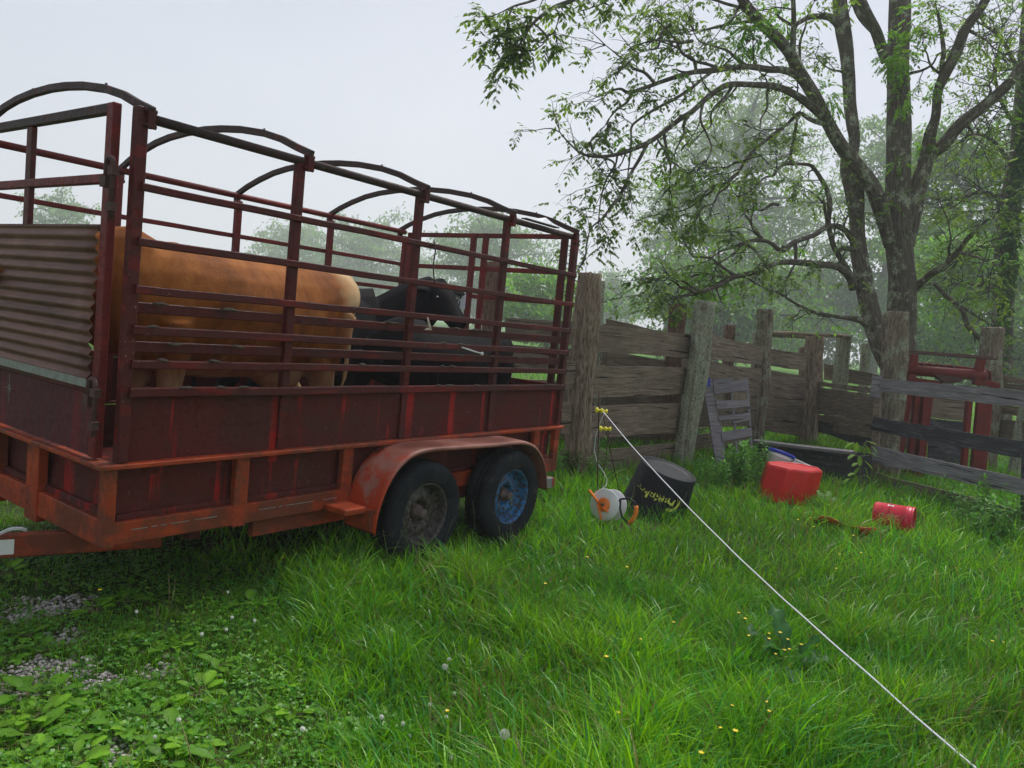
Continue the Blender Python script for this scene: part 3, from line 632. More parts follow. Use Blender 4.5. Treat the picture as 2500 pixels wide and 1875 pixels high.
# ear tag hanging from the ear on the right of the picture (local cow space)
s_=1 if sd_.dot(V((.6,-.8,0)))>0 else -1
e=P+d*L*.06+sd_*s_*.22-u*.03
tg=MB(); tn=V((-.75,-.65,.05)).normalized(); tx=tn.cross(V((0,0,1))).normalized(); tu=tx.cross(tn)
c=e+sd_*s_*.06+V((0,0,-.075)); tg.box(c,(.11,.004,.14),(tx,tn,V((0,0,1)))); tg.box(c+V((0,0,.065)),(.03,.004,.04),(tx,tn,V((0,0,1))))
to=tg.build('ear_tag',M['tagwhite'],None,base=(0,0,0),bevel=.001); to.parent=bo
def textmesh(body,size,extr=0,bold=.022):
    cu=bpy.data.curves.new('t','FONT'); cu.body=body; cu.size=size; cu.resolution_u=3; cu.extrude=extr; cu.align_x='CENTER'; cu.align_y='CENTER'; cu.offset=size*bold
    ob=bpy.data.objects.new('t',cu); COL.objects.link(ob); bpy.context.view_layer.update()
    me=bpy.data.meshes.new_from_object(ob.evaluated_get(bpy.context.evaluated_depsgraph_get())); vs=[v.co.copy() for v in me.vertices]; fs=[tuple(p.vertices) for p in me.polygons]
    bpy.data.objects.remove(ob); bpy.data.curves.remove(cu); bpy.data.meshes.remove(me); return vs,fs
vs,fs=textmesh('5\n1',.07); mb=MB(); mb.add([c-tn*.0-tx*v.x+V((0,0,v.y+.012))+tn*.0035 for v in vs],fs); nb=mb.build('tag_number',M['ink'],None,base=(0,0,0)); nb.parent=to
cow('black_cow','smaller black cow with its back low at the rear end of the trailer',(3.77,.62,FL),math.pi,.805,M['blackcoat'],(1.85,-.25,1.02),(2.02,-.30,.62),tailside=1)

# ------------------------------------------------------------------ plank corral fence
def post_mb(base,top,r,seed=0,taper=.9,n=52,rings=34,jit=.26):
    base=V(base);top=V(top); mb=MB(); rnd=random.Random(seed); pts=[];rad=[]
    for i in range(rings+1):
        t=i/rings; p=base.lerp(top,t)+V((mnoise.noise(V((t*2.5,seed,1))),mnoise.noise(V((t*2.5,seed,5))),0))*.035*math.sin(math.pi*t)
        pts.append(p); rad.append(r*(1-(1-taper)*t)*(1.12 if i==0 else 1))
    mb.tube(pts,rad,n,True,jit=jit,seed=seed,groove=.22)
    for k in range(n):     # split, uneven top
        v=mb.v[rings*n+k]; mb.v[rings*n+k]=v+V((0,0,.03*mnoise.noise(V((k*.7,seed*2.,0)))))
    return mb
def fpost(name,xb,yb,xt,yt,px,mat,seed,parent,tb=None,sink=.15,taper=.92,label=None):
    b=onz(xb,yb) if tb is None else at(xb,yb,tb)
    if tb is not None: b=V((b.x,b.y,0))
    t=(b-V(CAM)).dot(V(CF))
    # the top stands at the post's own depth (leaning along the picture's width only)
    top=at(xt,yt,t+ (0.0))
    # keep the foot-to-top line in the plane through the foot facing the camera
    hd=V((CF[0],CF[1],0)).normalized(); dd=ray(xt,yt); k=((b-V(CAM)).dot(hd))/(V(dd).dot(hd)); top=V(CAM)+V(dd)*k
    o=post_mb(b-V((0,0,sink)),top,px*t/FPX/2,seed,taper).build(name,mat,parent,base=parent['_b'] if parent is not None else b)
    if label: o['label']=label
    return o,b,top
def board(name,parent,A,B,TLp,TRp,BRp,BLp,mat,seed,th=.03,label=None,rag=.006):
    q=[onv(*p,A,B) for p in (TLp,TRp,BRp,BLp)]
    o=MB().plank(q,th,seed,rag).build(name,mat,parent,base=parent['_b'])
    if label: o['label']=label
    return o
F=thing('plank_fence','weathered grey plank fence on rough lichen covered posts curving behind the black tub','fence',(7.8,.6,0))
_,b1,t1=fpost('post',1405,1172,1440,668,58,M['post'],1,F,taper=.95,label='thick brown barkless post beside the trailer')
_,b2,t2=fpost('post',1665,1140,1725,735,47,M['postlich'],2,F,taper=.95,label='leaning post crusted with grey green lichen')
_,b3,t3=fpost('post',1845,1095,1870,755,38,M['postmix'],3,F)
_,b4,t4=fpost('post',1975,1090,1989,822,42,M['post'],4,F)
off=V((CF[0],CF[1],0)).normalized()
A=b1+off*.05+V((0,0,0)); B_=b2+off*.17; C3=b3+off*.03; D4=b4+off*.05
ga=V((CF[0],CF[1],0))
M1=M['board']
A0=A-(B_-A).normalized()*1.9
board('board',F,A,B_,(1440,790),(1694,817),(1688,875),(1436,856),M1,11,label='wide top board with a dark knot')
board('board',F,A,B_,(1430,893),(1680,896),(1668,962),(1426,972),M1,12)
board('board',F,A,B_,(1426,993),(1664,985),(1655,1056),(1422,1070),M1,13,label='board with a long black split')
board('board',F,A,B_,(1424,1102),(1650,1083),(1644,1137),(1420,1178),M1,14)
# short boards to the left, seen past the trailer's rear corner
def bl(y0,y1,y2,y3,s): board('board',F,A0,A,(1372,y0),(1432,y1),(1432,y2),(1372,y3),M1,s)
bl(880,882,950,950,15); bl(985,984,1055,1060,16); bl(1100,1098,1160,1170,17)
B2=b2+off*.20
board('board',F,B2,C3,(1700,809),(1872,850),(1868,893),(1694,872),M1,21,label='reddish brown top board')
board('board',F,B2,C3,(1690,886),(1860,900),(1858,915),(1690,896),M1,22)
board('board',F,B2,C3,(1690,898),(1862,912),(1858,968),(1684,950),M1,23)
board('board',F,B2,C3,(1680,983),(1858,975),(1852,1040),(1676,1044),M1,24)
board('board',F,B2,C3,(1676,1062),(1848,1052),(1846,1090),(1672,1100),M1,25)
C5=b3+off*.12
board('board',F,C5,D4,(1872,850),(1972,864),(1968,905),(1868,892),M1,31)
board('board',F,C5,D4,(1866,915),(1966,924),(1962,986),(1862,977),M1,32)
board('board',F,C5,D4,(1862,982),(1962,990),(1956,1066),(1854,1050),M1,33,label='two-layer low board stained brown')
gp_b=onz(2160,1170)
E5=gp_b+off*.28; D6=b4-off*.02
board('board',F,D6,E5,(1998,945),(2140,966),(2138,1022),(1996,1010),M1,41)
board('board',F,D6,E5,(2000,932),(2140,948),(2140,963),(2000,941),M1,43)
board('board',F,D6,E5,(1996,1012),(2138,1028),(2130,1070),(1996,1050),M1,42)
board('board',F,D6,E5,(2000,1026),(2132,1056),(2128,1098),(1998,1053),M['boarddark'],44)
# gate post, shared by the fence and gate: a thing of its own
go,gb,gt=fpost('gate_post',2160,1172,2190,762,60,M['postmix'],5,None,taper=.9); tag(go,'broad split post with lichen, where the plank fence meets the open board gate','post')
go.location=go.location; go['_b']=(0,0,0)
# second fence line behind
F2=thing('plank_fence','rear plank fence seen through the gaps, with a red brown post and thin top rails','fence',(10,2.2,0))
def bp(x0,y0,x1,y1,px,t,mat,s,label=None): return fpost('post',x0,y0,x1,y1,px,mat,s,F2,tb=t,label=label)
_,r1,_=bp(1633,1090,1656,742,40,12.2,M['postred'],61,'red brown post behind the top board')
_,r2,_=bp(1196,1080,1200,640,36,10.4,M['postred'],62)
_,r3,_=bp(1768,1080,1783,795,26,15.5,M['postred'],63)
_,r4,_=bp(1838,1080,1849,809,22,16.5,M['postlich'],64)
_,r5,_=bp(2040,1060,2062,817,34,15.0,M['postlich'],65)
_,r6,_=bp(2098,1040,2117,838,22,17.0,M['postlich'],66)
_,r7,_=bp(1462,1080,1469,686,16,9.6,M['postlich'],67,'thin lichen covered stake right behind the big post')
_,r8,_=bp(1962,1040,1962,848,20,19,M['postred'],68)
def b2f(Aq,Bq,pts,s,mat=M1): board('board',F2,Aq,Bq,*pts,mat,s)
R0,R1,R2,R3=r2+off*.1,r1+off*.1,r3+off*.1,r5+off*.1
k_=70
for A_,B_2,xs,rows in ((R0,R1,(1236,1480),(((776,790),(832,846)),((842,856),(905,915)),((925,935),(1000,1003)),((1010,1013),(1105,1100)))),
  (R0,R1,(1482,1640),(((778,815),(846,872)),((856,882),(915,932)),((935,948),(1003,1010)),((1013,1020),(1100,1095)))),
  (R1,R2,(1642,1850),(((862,905),(925,946)),((932,952),(985,992)),((990,997),(1040,1037)),((1046,1043),(1092,1080)))),
  (R2,R3,(1852,2010),(((900,925),(940,958)),((950,965),(1010,1010)),((1016,1016),(1070,1062)))),
  (R2,R3,(2012,2145),(((888,915),(927,945)),((948,966),(990,1004)),((996,1010),(1060,1068))))):
    for (ya,yb),(yc,yd) in rows:
        k_+=1; b2f(A_,B_2,((xs[0],ya),(xs[1],yb),(xs[1],yd),(xs[0],yc)),k_)
for (x0,y0,t0),(x1,y1,t1),nm in (((1880,812,15.2),(2075,822,14.6),1),((1882,818,15.3),(1985,824,14.9),2)):
    p0,p1=at(x0,y0,t0),at(x1,y1,t1); mb=MB(); pts=[p0.lerp(p1,k/8)+V((0,0,.03*mnoise.noise(V((k*.8,nm,3))))) for k in range(9)]; mb.tube(pts,.035,8,jit=.3,seed=nm); mb.build('top_rail',M['post'],F2,base=F2['_b'])
# wooden board gate in front on the right
gl=onz(2120,1222); GA=at(2135,1100,10.35); GA=V((GA.x,GA.y,0)); GB=at(2500,1180,8.35); GB=V((GB.x,GB.y,0))
Gt=thing('board_gate','low gate of five uneven grey boards reaching out of frame on the right','gate',GA)
gdir=(GB-GA).normalized()
def gb_(pts,mat,s,label=None,th=.028):
    q=[onv(*p,GA,GB) for p in pts]; ext=(q[1]-q[0]).normalized()*.5; ext2=(q[2]-q[3]).normalized()*.5; q[1]+=ext; q[2]+=ext2
    o=MB().plank(q,th,s,.007,n=26).build('board',mat,Gt,base=Gt['_b']); 
    if label: o['label']=label
gb_(((2149,925),(2500,953),(2500,994),(2145,956)),M['boardblue'],91,'top board bleached white at its left end')
gb_(((2133,1017),(2500,1079),(2500,1120),(2123,1050)),M['boarddark'],92,'dark blackish board')
gb_(((2131,1088),(2500,1170),(2500,1210),(2129,1127)),M['boardblue'],93)
gb_(((2114,1149),(2500,1247),(2500,1310),(2110,1192)),M['board'],94,'lowest board, brown and deeply cracked')
for pts,s in ((((2129,914),(2149,918),(2145,970),(2122,968)),95),):
    q=[onv(*p,GA-off*.035,GB-off*.035) for p in pts]; MB().plank(q,.028,s,.003).build('batten',M['boardblue'],Gt,base=Gt['_b'])
q=[onv(*p,GA+off*.035,GB+off*.035) for p in ((2494,1075),(2530,1082),(2530,1400),(2487,1390))]; MB().plank(q,.06,96,.004).build('batten',M['boarddark'],Gt,base=Gt['_b'])
q=[onv(*p,GA+off*.035,GB+off*.035) for p in ((2136,930),(2150,931),(2140,1190),(2120,1188))]; MB().plank(q,.03,97,.003).build('batten',M['board'],Gt,base=Gt['_b'])
# post and boards behind the chute on the right
rp,rb,rt=fpost('fence_post',2403,1180,2424,800,50,M['postmix'],6,None,tb=12.6); tag(rp,'square-cut lichen mottled post standing behind the right of the red headgate','post')
F3=thing('plank_fence','low plank fence running off to the right behind the red headgate','fence',(14,-2.5,0))
ra=at(2400,1000,12.9); ra=V((ra.x,ra.y,0)); rc=at(2500,1000,12.0); rc=V((rc.x,rc.y,0))
def b3f(p,s,mat=M1): 
    q=[onv(*a,ra,rc) for a in p]; e=(q[1]-q[0]).normalized()*.8; q[1]+=e; q[2]+=e; MB().plank(q,.03,s,.006).build('board',mat,F3,base=F3['_b'])
b3f(((2430,988),(2500,994),(2500,1018),(2430,1010)),101); b3f(((2428,1022),(2500,1030),(2500,1085),(2426,1072)),102); b3f(((2440,914),(2500,925),(2500,940),(2440,930)),103)
b3f(((2445,935),(2500,942),(2500,952),(2445,947)),104)
mb=post_mb((rc.x,rc.y,-.1),(rc.x+.1,rc.y,1.3),.09,77); mb.build('post',M['postlich'],F3,base=F3['_b'])
# planks behind the chute opening
q=[at(2275,965,12.2),at(2362,975,12.2),at(2352,1200,12.0),at(2262,1190,12.0)]
ch2=thing('solid_panel','dark grey upright board panel standing behind the red headgate opening','panel',(q[3].x,q[3].y,0))
for i in range(4):
    a=q[0].lerp(q[3],i/4),q[1].lerp(q[2],i/4),q[1].lerp(q[2],(i+.96)/4),q[0].lerp(q[3],(i+.96)/4)
    MB().plank(a,.03,110+i,.004).build('board',M['boarddark'] if i in(1,2) else M1,ch2,base=ch2['_b'])

# ------------------------------------------------------------------ red cattle headgate behind the gate
tq=11.3
H=thing('cattle_headgate','dark red steel cattle headgate standing behind the board gate','headgate',tuple(V((at(2300,1180,tq).x,at(2300,1180,tq).y,0))))
hA=at(2180,1100,tq); hA=V((hA.x,hA.y,0)); hB=at(2440,1130,tq-.15); hB=V((hB.x,hB.y,0)); hx=(hB-hA).normalized(); hz=V((0,0,1)); hy=hx.cross(hz)
def hp(px,py): return onv(px,py,hA,hB)
def hbar(name,x0,y0,x1,y1,w,h,mat=None,up=None,o=0,bev=.006):
    p0,p1=hp(x0,y0)+hy*o,hp(x1,y1)+hy*o; return MB().beam(p0,p1,w,h,up=up or hy).build(name,mat or M['chute'],H,base=H['_b'],bevel=bev)
MC=M['chute']
def foot(px,py):
    p=hp(px,py); return V((p.x,p.y,0.0))
for (xt,yt),(xb,yb),w,dep,o in (((2232,865),(2183,1190),.10,.10,0),((2237,960),(2212,1190),.08,.10,.03),((2268,962),(2240,1192),.10,.08,.0),((2395,875),(2383,940),.10,.10,0),((2366,975),(2348,1190),.07,.10,0),((2405,975),(2385,1195),.20,.09,-.02),((2252,962),(2230,1192),.06,.16,.06)):
    pt,pb=hp(xt,yt),hp(xb,yb)
    if yb>1100: k=pb.z; pb=pb+(pb-pt)/(pt.z-pb.z)*(k+.05)
    MB().beam(pb+hy*o,pt+hy*o,dep,w,up=hx).build('upright',MC,H,base=H['_b'],bevel=.006)
hbar('top_bar',2216,858,2425,873,.04,.03,M['rust']); hbar('top_bar',2216,861,2425,876,.03,.02,M['rust'],o=.12)
p0,p1=hp(2212,903),hp(2405,917); MB().tube([p0,p1],.075,16).build('cross_tube',MC,H,base=H['_b'])
hbar('side_bar',2196,898,2200,940,.10,.09); hbar('lower_bar',2208,925,2300,938,.08,.06); hbar('lower_bar',2385,930,2440,942,.08,.05)
pts=[hp(2219,930),hp(2221,895),hp(2224,889),hp(2232,887),hp(2260,889),hp(2330,895),hp(2390,902),hp(2418,905),hp(2426,909),hp(2428,918),hp(2426,940)]
MB().tube([p+hy*-.12 for p in pts],.022,10).build('control_rod',MC,H,base=H['_b'])
cp_=[hp(x,y)+hy*-.05 for x,y in ((2272,912),(2350,922),(2338,932),(2312,936),(2290,926))]; mb=MB(); N5=len(cp_); mb.add(cp_+[p+hy*.14 for p in cp_],[tuple(range(N5)),tuple(range(N5,2*N5))[::-1]]+[(i,(i+1)%N5,(i+1)%N5+N5,i+N5) for i in range(N5)]); mb.build('latch_bracket',M['rust'],H,base=H['_b'])
for x in (2262,2285,2310,2335): 
    p=hp(x,892+(x-2262)*.08)+hy*-.12; MB().tube([p-hx*.03,p+hx*.03],.034,10).build('collar',M['rust'],H,base=H['_b'])
for a_,b_ in (((2318,905),(2322,935)),((2322,915),(2345,930)),((2318,915),(2300,925))): MB().tube([hp(*a_)+hy*-.14,hp(*b_)+hy*-.14],.012,6).build('link_rod',M['rust'],H,base=H['_b'])

# ------------------------------------------------------------------ feed bunk behind the tubs
bt=[at(1851,1072,10.9),at(2094,1101,9.75)]; bd=(bt[1]-bt[0]).normalized(); bn=V((bd.y,-bd.x,0)); bn=bn if bn.dot(V(CAM)-bt[0])>0 else -bn
FB=thing('feed_bunk','low dark feed bunk with a long grey plank top behind the red tub','feed bunk',((bt[0].x+bt[1].x)/2,(bt[0].y+bt[1].y)/2,0))
q=[bt[0]+V((0,0,.0)),bt[1],bt[1]+bn*.16-V((0,0,.01)),bt[0]+bn*.16-V((0,0,.01))]
MB().plank(q,.035,121,.008,nrm=V((0,0,-1)),n=24).build('top_plank',M['palletwood'],FB,base=FB['_b'])
for k,(o_,mt) in enumerate(((.03,M['boarddark']),(.40,M['boarddark']))):
    a0,a1=bt[0]-bn*o_+bd*.05,bt[1]-bn*o_-bd*.05; q=[a0-V((0,0,.05)),a1-V((0,0,.05)),V((a1.x,a1.y,-.05)),V((a0.x,a0.y,-.05))]
    MB().plank(q,.03,122+k,.004).build('side_board',mt,FB,base=FB['_b'])
for k in (.02,.5,.98):
    p=bt[0].lerp(bt[1],k)-bn*.2; MB().box((p.x,p.y,p.z/2-.06),(.07,.34,p.z-.02),(bd,bn,V((0,0,1)))).build('leg',M['boarddark'],FB,base=FB['_b'])

# ------------------------------------------------------------------ slatted board frame leaning on the fence
PT=10.55
def pp(x,y,d=0): return at(x,y,PT+d+(1130-y)*.0016)
PL=thing('leaning_slat_panel','broken grey slatted wooden panel with blue paint on its top corner, leaning on the fence','slat panel',tuple(V((pp(1765,1135).x,pp(1765,1135).y,0))))
def pq(name,pts,mat,s,d=0,th=.03,rag=.004):
    q=[pp(x,y,d) for x,y in pts]; return MB().plank(q,th,s,rag,n=10).build(name,mat,PL,base=PL['_b'])
pq('stile',((1716,928),(1738,922),(1773,1140),(1748,1132)),M['palletwood'],131,.0,.05,.006)
pq('blue_tip',((1714,926),(1733,922),(1735,943),(1716,946)),M['bluepaint'],132,-.012,.02,.003)
for k,pts in enumerate((((1742,940),(1826,922),(1827,953),(1745,963)),((1748,979),(1829,976),(1830,991),(1750,999)),((1753,1015),(1832,1006),(1833,1022),(1755,1026)),((1762,1056),(1836,1044),(1837,1064),(1764,1076)),((1790,1030),(1833,1018),(1833,1026),(1789,1034)))):
    pq('slat',pts,M['palletwood'],140+k,-.03,.02,.008)
for k,pts in enumerate((((1740,925),(1790,922),(1786,942),(1744,950)),((1783,940),(1788,940),(1803,1105),(1797,1105)),((1822,930),(1827,930),(1838,1095),(1833,1095)),((1755,1028),(1760,1028),(1776,1140),(1770,1140)),((1738,955),(1742,955),(1764,1130),(1760,1130)))):
    pq('upright_strip',pts,M['palletwood'],150+k,.01,.02,.002)

# ------------------------------------------------------------------ black lick tub with yellow lettering, upside down and tilted
tb=onz(1606,1262)+V((.22,.18,0)); 
vr=V((CR[0],CR[1],0)).normalized(); vf=off
axis=(V((0,0,1))+vr*.235-vf*.16).normalized()
tc=tb+V((0,0,-.05)); H0=.50; RB,RT=.325,.268
TB=MB().lathe([(RB-.015,.02),(RB,.0),(RB+.012,.01),(RB+.012,.035),(RB-.004,.045),((RB+RT)/2,.27),(RT+.006,H0-.012),(RT,H0),(RT-.012,H0-.004),(RT-.02,H0-.016),(RT-.10,H0-.012),(.0,H0-.010)],tc,axis,64).build('lick_tub',M['black'],None,base=tuple(tb))
tag(TB,'black lick tub with yellow upside-down lettering, tipped against the fence','tub')
sv=(V(CAM)-tc); sv=(sv-axis*sv.dot(axis)).normalized(); sr=axis.cross(sv)    # sv faces the camera; sr to the right
if sr.dot(vr)<0: sr=-sr
def onTub(u,h):
    u-=.03; h+=.02;   # u metres to the right around the wall, h up
    r=RB+(RT-RB)*(h/H0)+.0025; a=u/r; return tc+axis*h+(sv*math.cos(a)+sr*math.sin(a))*r
mb=MB()
def glyph(body,size,u0,h0,rot,sx=.86):
    vs,fs=textmesh(body,size,0,.045); vs=[V((v.x*sx,v.y,0)) for v in vs]; cr_,sr_=math.cos(rot),math.sin(rot)
    mb.add([onTub(u0+v.x*cr_-v.y*sr_,h0+v.x*sr_+v.y*cr_) for v in vs],fs[:] )
rt=math.pi-.10
glyph('stalyx',.150,-.055,.275,rt)
vs,fs=[],[]
def arcpoly(cx,cy,r0,r1,a0,a1,n=24):
    o=len(mb.v); P_=[]
    for i in range(n+1):
        a=a0+(a1-a0)*i/n
        for r in (r0,r1): P_.append(onTub(cx+r*math.cos(a),cy+r*math.sin(a)))
    mb.add(P_,[(2*i,2*i+1,2*i+3,2*i+2) for i in range(n)])
arcpoly(.175,.255,.062,.090,R(-110),R(175)); glyph('r',.125,.182,.250,rt); glyph('y',.115,.132,.262,rt); glyph('.',.12,-.245,.32,rt)
mb.build('lettering',M['logo'],TB,base=TB['_b'])
for i in range(7):
    pass

# ------------------------------------------------------------------ red faceted tub upside down, white buckets with blue lid behind it
rb_=onz(1932,1234)+off*.26; c=V((rb_.x,rb_.y,-.05))
ax=(V((0,0,1))+vr*.15-off*.05).normalized()
rr_=vr; ff=off
def octo(r1,r2,h,rot=.25):
    return [c+ax*h+(rr_*math.cos(a)*r1+ff*math.sin(a)*r2) for a in [rot+2*math.pi*k/8 for k in range(8)]]
mb=MB(); rings=[octo(.335,.30,0),octo(.332,.297,.03),octo(.312,.28,.43),octo(.302,.268,.455),octo(.285,.25,.460),octo(.27,.235,.445)]
vs=[v for r_ in rings for v in r_]; n=8
mb.add(vs,[(i*n+k,i*n+(k+1)%n,(i+1)*n+(k+1)%n,(i+1)*n+k) for i in range(len(rings)-1) for k in range(n)]+[tuple((len(rings)-1)*n+k for k in range(n))])
rt_=mb.build('red_tub',M['red'],None,base=tuple(rb_),bevel=.012); tag(rt_,'bright red many-sided plastic tub turned upside down in the grass','tub')
def bucket(name,label,c,ax,r0,r1,h,mat,hole=True):
    ax=V(ax).normalized(); o=MB().lathe([(0,0),(r0-.01,0),(r0,.006),(r1,h-.06),(r1+.008,h-.055),(r1+.010,h-.045),(r1+.002,h-.04),(r1+.003,h-.008),(r1+.008,h-.004),(r1+.006,h),(r1-.004,h),(r1-.006,h-.01),(r0-.008,.012),(0,.010)],c,ax,48).build(name,mat,None,base=tuple(c)); tag(o,label,'bucket'); return o
lc=at(1908,1108,9.45); la=(V((0,0,.95))+vr*.28+off*.14).normalized()
bucket('white_bucket','white bucket with a blue lid, leaning behind the left half of the red tub',lc-la*.34,la,.135,.152,.335,M['white'])
lid=MB().lathe([(0,.022),(.155,.022),(.165,.018),(.167,-.02),(.160,-.022),(.158,-.002),(0,-.002)],lc,la,48).build('blue_lid',M['blue'],None,base=tuple(lc)); tag(lid,'round blue plastic lid on the white bucket behind the left half of the red tub','lid')
wc=at(1972,1134,9.25); wa=(V((0,0,1))+vr*.34-off*.02).normalized()
bucket('white_bucket','open white bucket whose rim shows above the right edge of the red tub',wc-wa*.34,wa,.13,.155,.34,M['white'])

# ------------------------------------------------------------------ pink-red pail lying on its side
pc0=onz(2152,1292)+off*.12+V((0,0,.135)); pc1=onz(2226,1288)+off*.05+V((0,0,.15))
pa=(pc1-pc0).normalized(); pa=(vr*.86-vf*.60-V((0,0,.0))).normalized(); pc0=pc0-vr*.04-V((0,0,.02))
PB=MB().lathe([(0,0),(.118,0),(.130,.006),(.137,.02),(.146,.29),(.150,.292),(.155,.297),(.155,.305),(.149,.310),(.150,.345),(.154,.350),(.154,.362),(.148,.366),(.142,.362),(.140,.30),(.128,.015),(0,.012)],pc0,pa,56).build('red_bucket',M['pinkred'],None,base=tuple(pc0)); tag(PB,'pinkish red bucket with faded lettering lying on its side below the board gate','bucket')
pv=(V(CAM)-pc0); pv=(pv-pa*pv.dot(pa)).normalized(); pu=V((0,0,1)); pu=(pu-pa*pu.dot(pa)).normalized(); 
def onPail(s_,a):   # s_ along the axis, a angle from up towards the camera
    r=.137+(.146-.137)*s_/.29+.0016; side=pa.cross(pu); side=side if side.dot(pv)>0 else -side
    return pc0+pa*s_+(pu*math.cos(a)+side*math.sin(a))*r
mb=MB()
for k,wd_ in enumerate(('LET','GET','BA','TO','CAR')):
    vs,fs=textmesh(wd_,.052); x0=min(v.x for v in vs)
    mb.add([onPail(.235-.037*k+v.y,R(66)+(v.x-x0)/.14) for v in vs],fs)
mb.build('lettering',M['logotan'],PB,base=PB['_b'])
mb=MB(); mb.add([onPail(.125+.055*i,R(18)+.13*j) for i,j in ((0,0),(1,0),(1,1),(0,1))],[(0,1,2,3)]); lb=mb.build('label',M['white'],PB,base=PB['_b'])
mb=MB(); vs,fs=textmesh('1EWBI',.016); mb.add([onPail(.152+v.x*.85,R(18)+.065-v.y/.14) for v in vs],fs)
for i,v in enumerate(mb.v): mb.v[i]=v+pu*.001
mb.build('label_print',M['ink'],lb,base=PB['_b'])
mb=MB(); pts=[onPail(.155-.012*q+.006*mnoise.noise(V((q*6,1,1))),R(5)+q*1.25) for q in np.linspace(0,1,12)]; mb.tube(pts,.0018,4); mb.build('crack',M['dark'],PB,base=PB['_b'])

# ------------------------------------------------------------------ orange-red strap in the grass
pts=[onz(x,y,.12+.02*math.sin(x*.09)) for x,y in ((1990,1268),(2010,1274),(2035,1275),(2060,1283),(2085,1288),(2105,1298),(2128,1302))]
mb=MB()
for i,p in enumerate(pts):
    d=(pts[min(i+1,6)]-pts[max(i-1,0)]).normalized(); s_=d.cross(V((0,0,1))).normalized()*.055; s_.z=.035+.03*math.sin(i*1.3); mb.v+= [p-s_,p+s_]
mb.f=[(2*i,2*i+1,2*i+3,2*i+2) for i in range(6)]; mb.uv=[None]*6; mb.mi=[0]*6; mb.sm=[True]*6
st=mb.build('strap',simple('orange_red_strap',(.50,.06,.015),.6,.4,30,.3),None,base=tuple(pts[3])); tag(st,'twisted orange red strap lying in the grass left of the red bucket','strap'); so_=st.modifiers.new('s','SOLIDIFY'); so_.thickness=.006

# ------------------------------------------------------------------ electric fence reel, rods, insulators, rope
def rod(name,label,p0,p1,r=.006,extra=None):
    mb=MB(); p0=V(p0);p1=V(p1); pts=[p0.lerp(p1,k/8)+V((mnoise.noise(V((k*.6,p0.x,1))),0,0))*.008 for k in range(9)]; mb.tube(pts,r,6)
    o=mb.build(name,M['rust'],None,base=tuple(p0)); tag(o,label,'rod'); return o
g1=onz(1459,1275); ta=at(1463,955,6.93); rod('metal_rod','tall rusty metal rod standing upright behind the white reel',g1-V((0,0,.1)),ta,.0065)
g2=onz(1527,1238); tb2=at(1472,1014,7.2); rod('metal_rod','thin rusty metal rod leaning left toward the upper yellow insulator',g2-V((0,0,.1)),tb2,.0055)
g3=onz(1462,1240); rod('metal_rod','faint thin rod slanting behind the upright rod and lower insulator',g3-V((0,0,.1)),at(1490,1030,7.25),.004)
def insul(label,p,d):
    d=V(d).normalized(); o=MB().lathe([(0,-.055),(.012,-.055),(.024,-.050),(.026,-.040),(.024,-.030),(.012,-.026),(.012,-.008),(.020,-.004),(.022,.006),(.020,.014),(.011,.018),(.011,.034),(.018,.038),(.020,.048),(.018,.056),(.0,.058)],p,d,20).build('insulator',M['yellow'],None,base=tuple(p)); tag(o,label,'insulator'); return o
ip=at(1468,1003,6.88); insul('upper yellow plastic insulator clamped on the upright rod, rope leaving it',ip,vr-vf*.25-V((0,0,.02)))
ip2=at(1477,1047,7.05); insul('lower yellow plastic insulator on the leaning rod',ip2,vr-vf*.2+V((0,0,.08)))
# reel
rc_=onz(1478,1262)+V((0,0,.10)); rc_=at(1476,1232,6.72); rax=(-vf*.80+vr*-.52+V((0,0,.16))).normalized()
RL=MB().lathe([(0,.0),(.135,.0),(.138,.004),(.135,.008),(.05,.010),(0,.012)],rc_,rax,56).build('fence_reel',M['white'],None,base=tuple(rc_)); tag(RL,'white fence wire reel with orange hub and crank lying in the grass','reel')
MB().lathe([(.06,-.16),(.06,.0)],rc_,rax,32).build('spool',M['rope'],RL,base=RL['_b'])
MB().lathe([(0,-.168),(.135,-.168),(.138,-.164),(.135,-.16),(0,-.158)],rc_,rax,56).build('flange_disc',M['white'],RL,base=RL['_b'])
ry=(vr-rax*vr.dot(rax)).normalized(); ru=rax.cross(ry); ru=ru if ru.z>0 else -ru
MB().lathe([(0,.013),(.058,.013),(.060,.020),(.056,.026),(0,.028)],rc_,rax,36).build('hub',M['orange'],RL,base=RL['_b'])
MB().lathe([(0,.028),(.013,.028),(.015,.045),(.008,.052),(0,.052)],rc_,rax,14).build('axle_nut',M['steel'],RL,base=RL['_b'])
def rp(a,b,h=.0): return rc_+ry*a+ru*b+rax*h
mb=MB().beam(rp(-.145,.115,.030),rp(-.045,.015,.030),.014,.034,up=rax); mb.beam(rp(-.05,-.0,.034),rp(.0,-.13,.034),.012,.03,up=rax); mb.beam(rp(.0,-.02,.033),rp(.055,-.06,.033),.012,.034,up=rax); mb.build('crank',M['orange'],RL,base=RL['_b'],bevel=.004)
mb=MB(); pts=[rp(.15+.125*math.sin(a),-.02-.135*math.cos(a),-.05) for a in np.linspace(.55,1.85,9)]; mb.tube(pts,.019,10); mb.build('carry_grip',M['orange'],RL,base=RL['_b'])
mb=MB(); pts=[rp(.06,.0,-.08),rp(.12,.06,-.06),rp(.20,.075,-.05),rp(.262,.04,-.05),rp(.272,.015,-.05)]; mb.tube(pts,.009,8); pts=[rp(.12,.05,-.06),rp(.125,-.02,-.05),rp(.15,-.09,-.05),rp(.205,-.135,-.05)]; mb.tube(pts,.009,8); mb.build('handle_frame',M['black'],RL,base=RL['_b'])
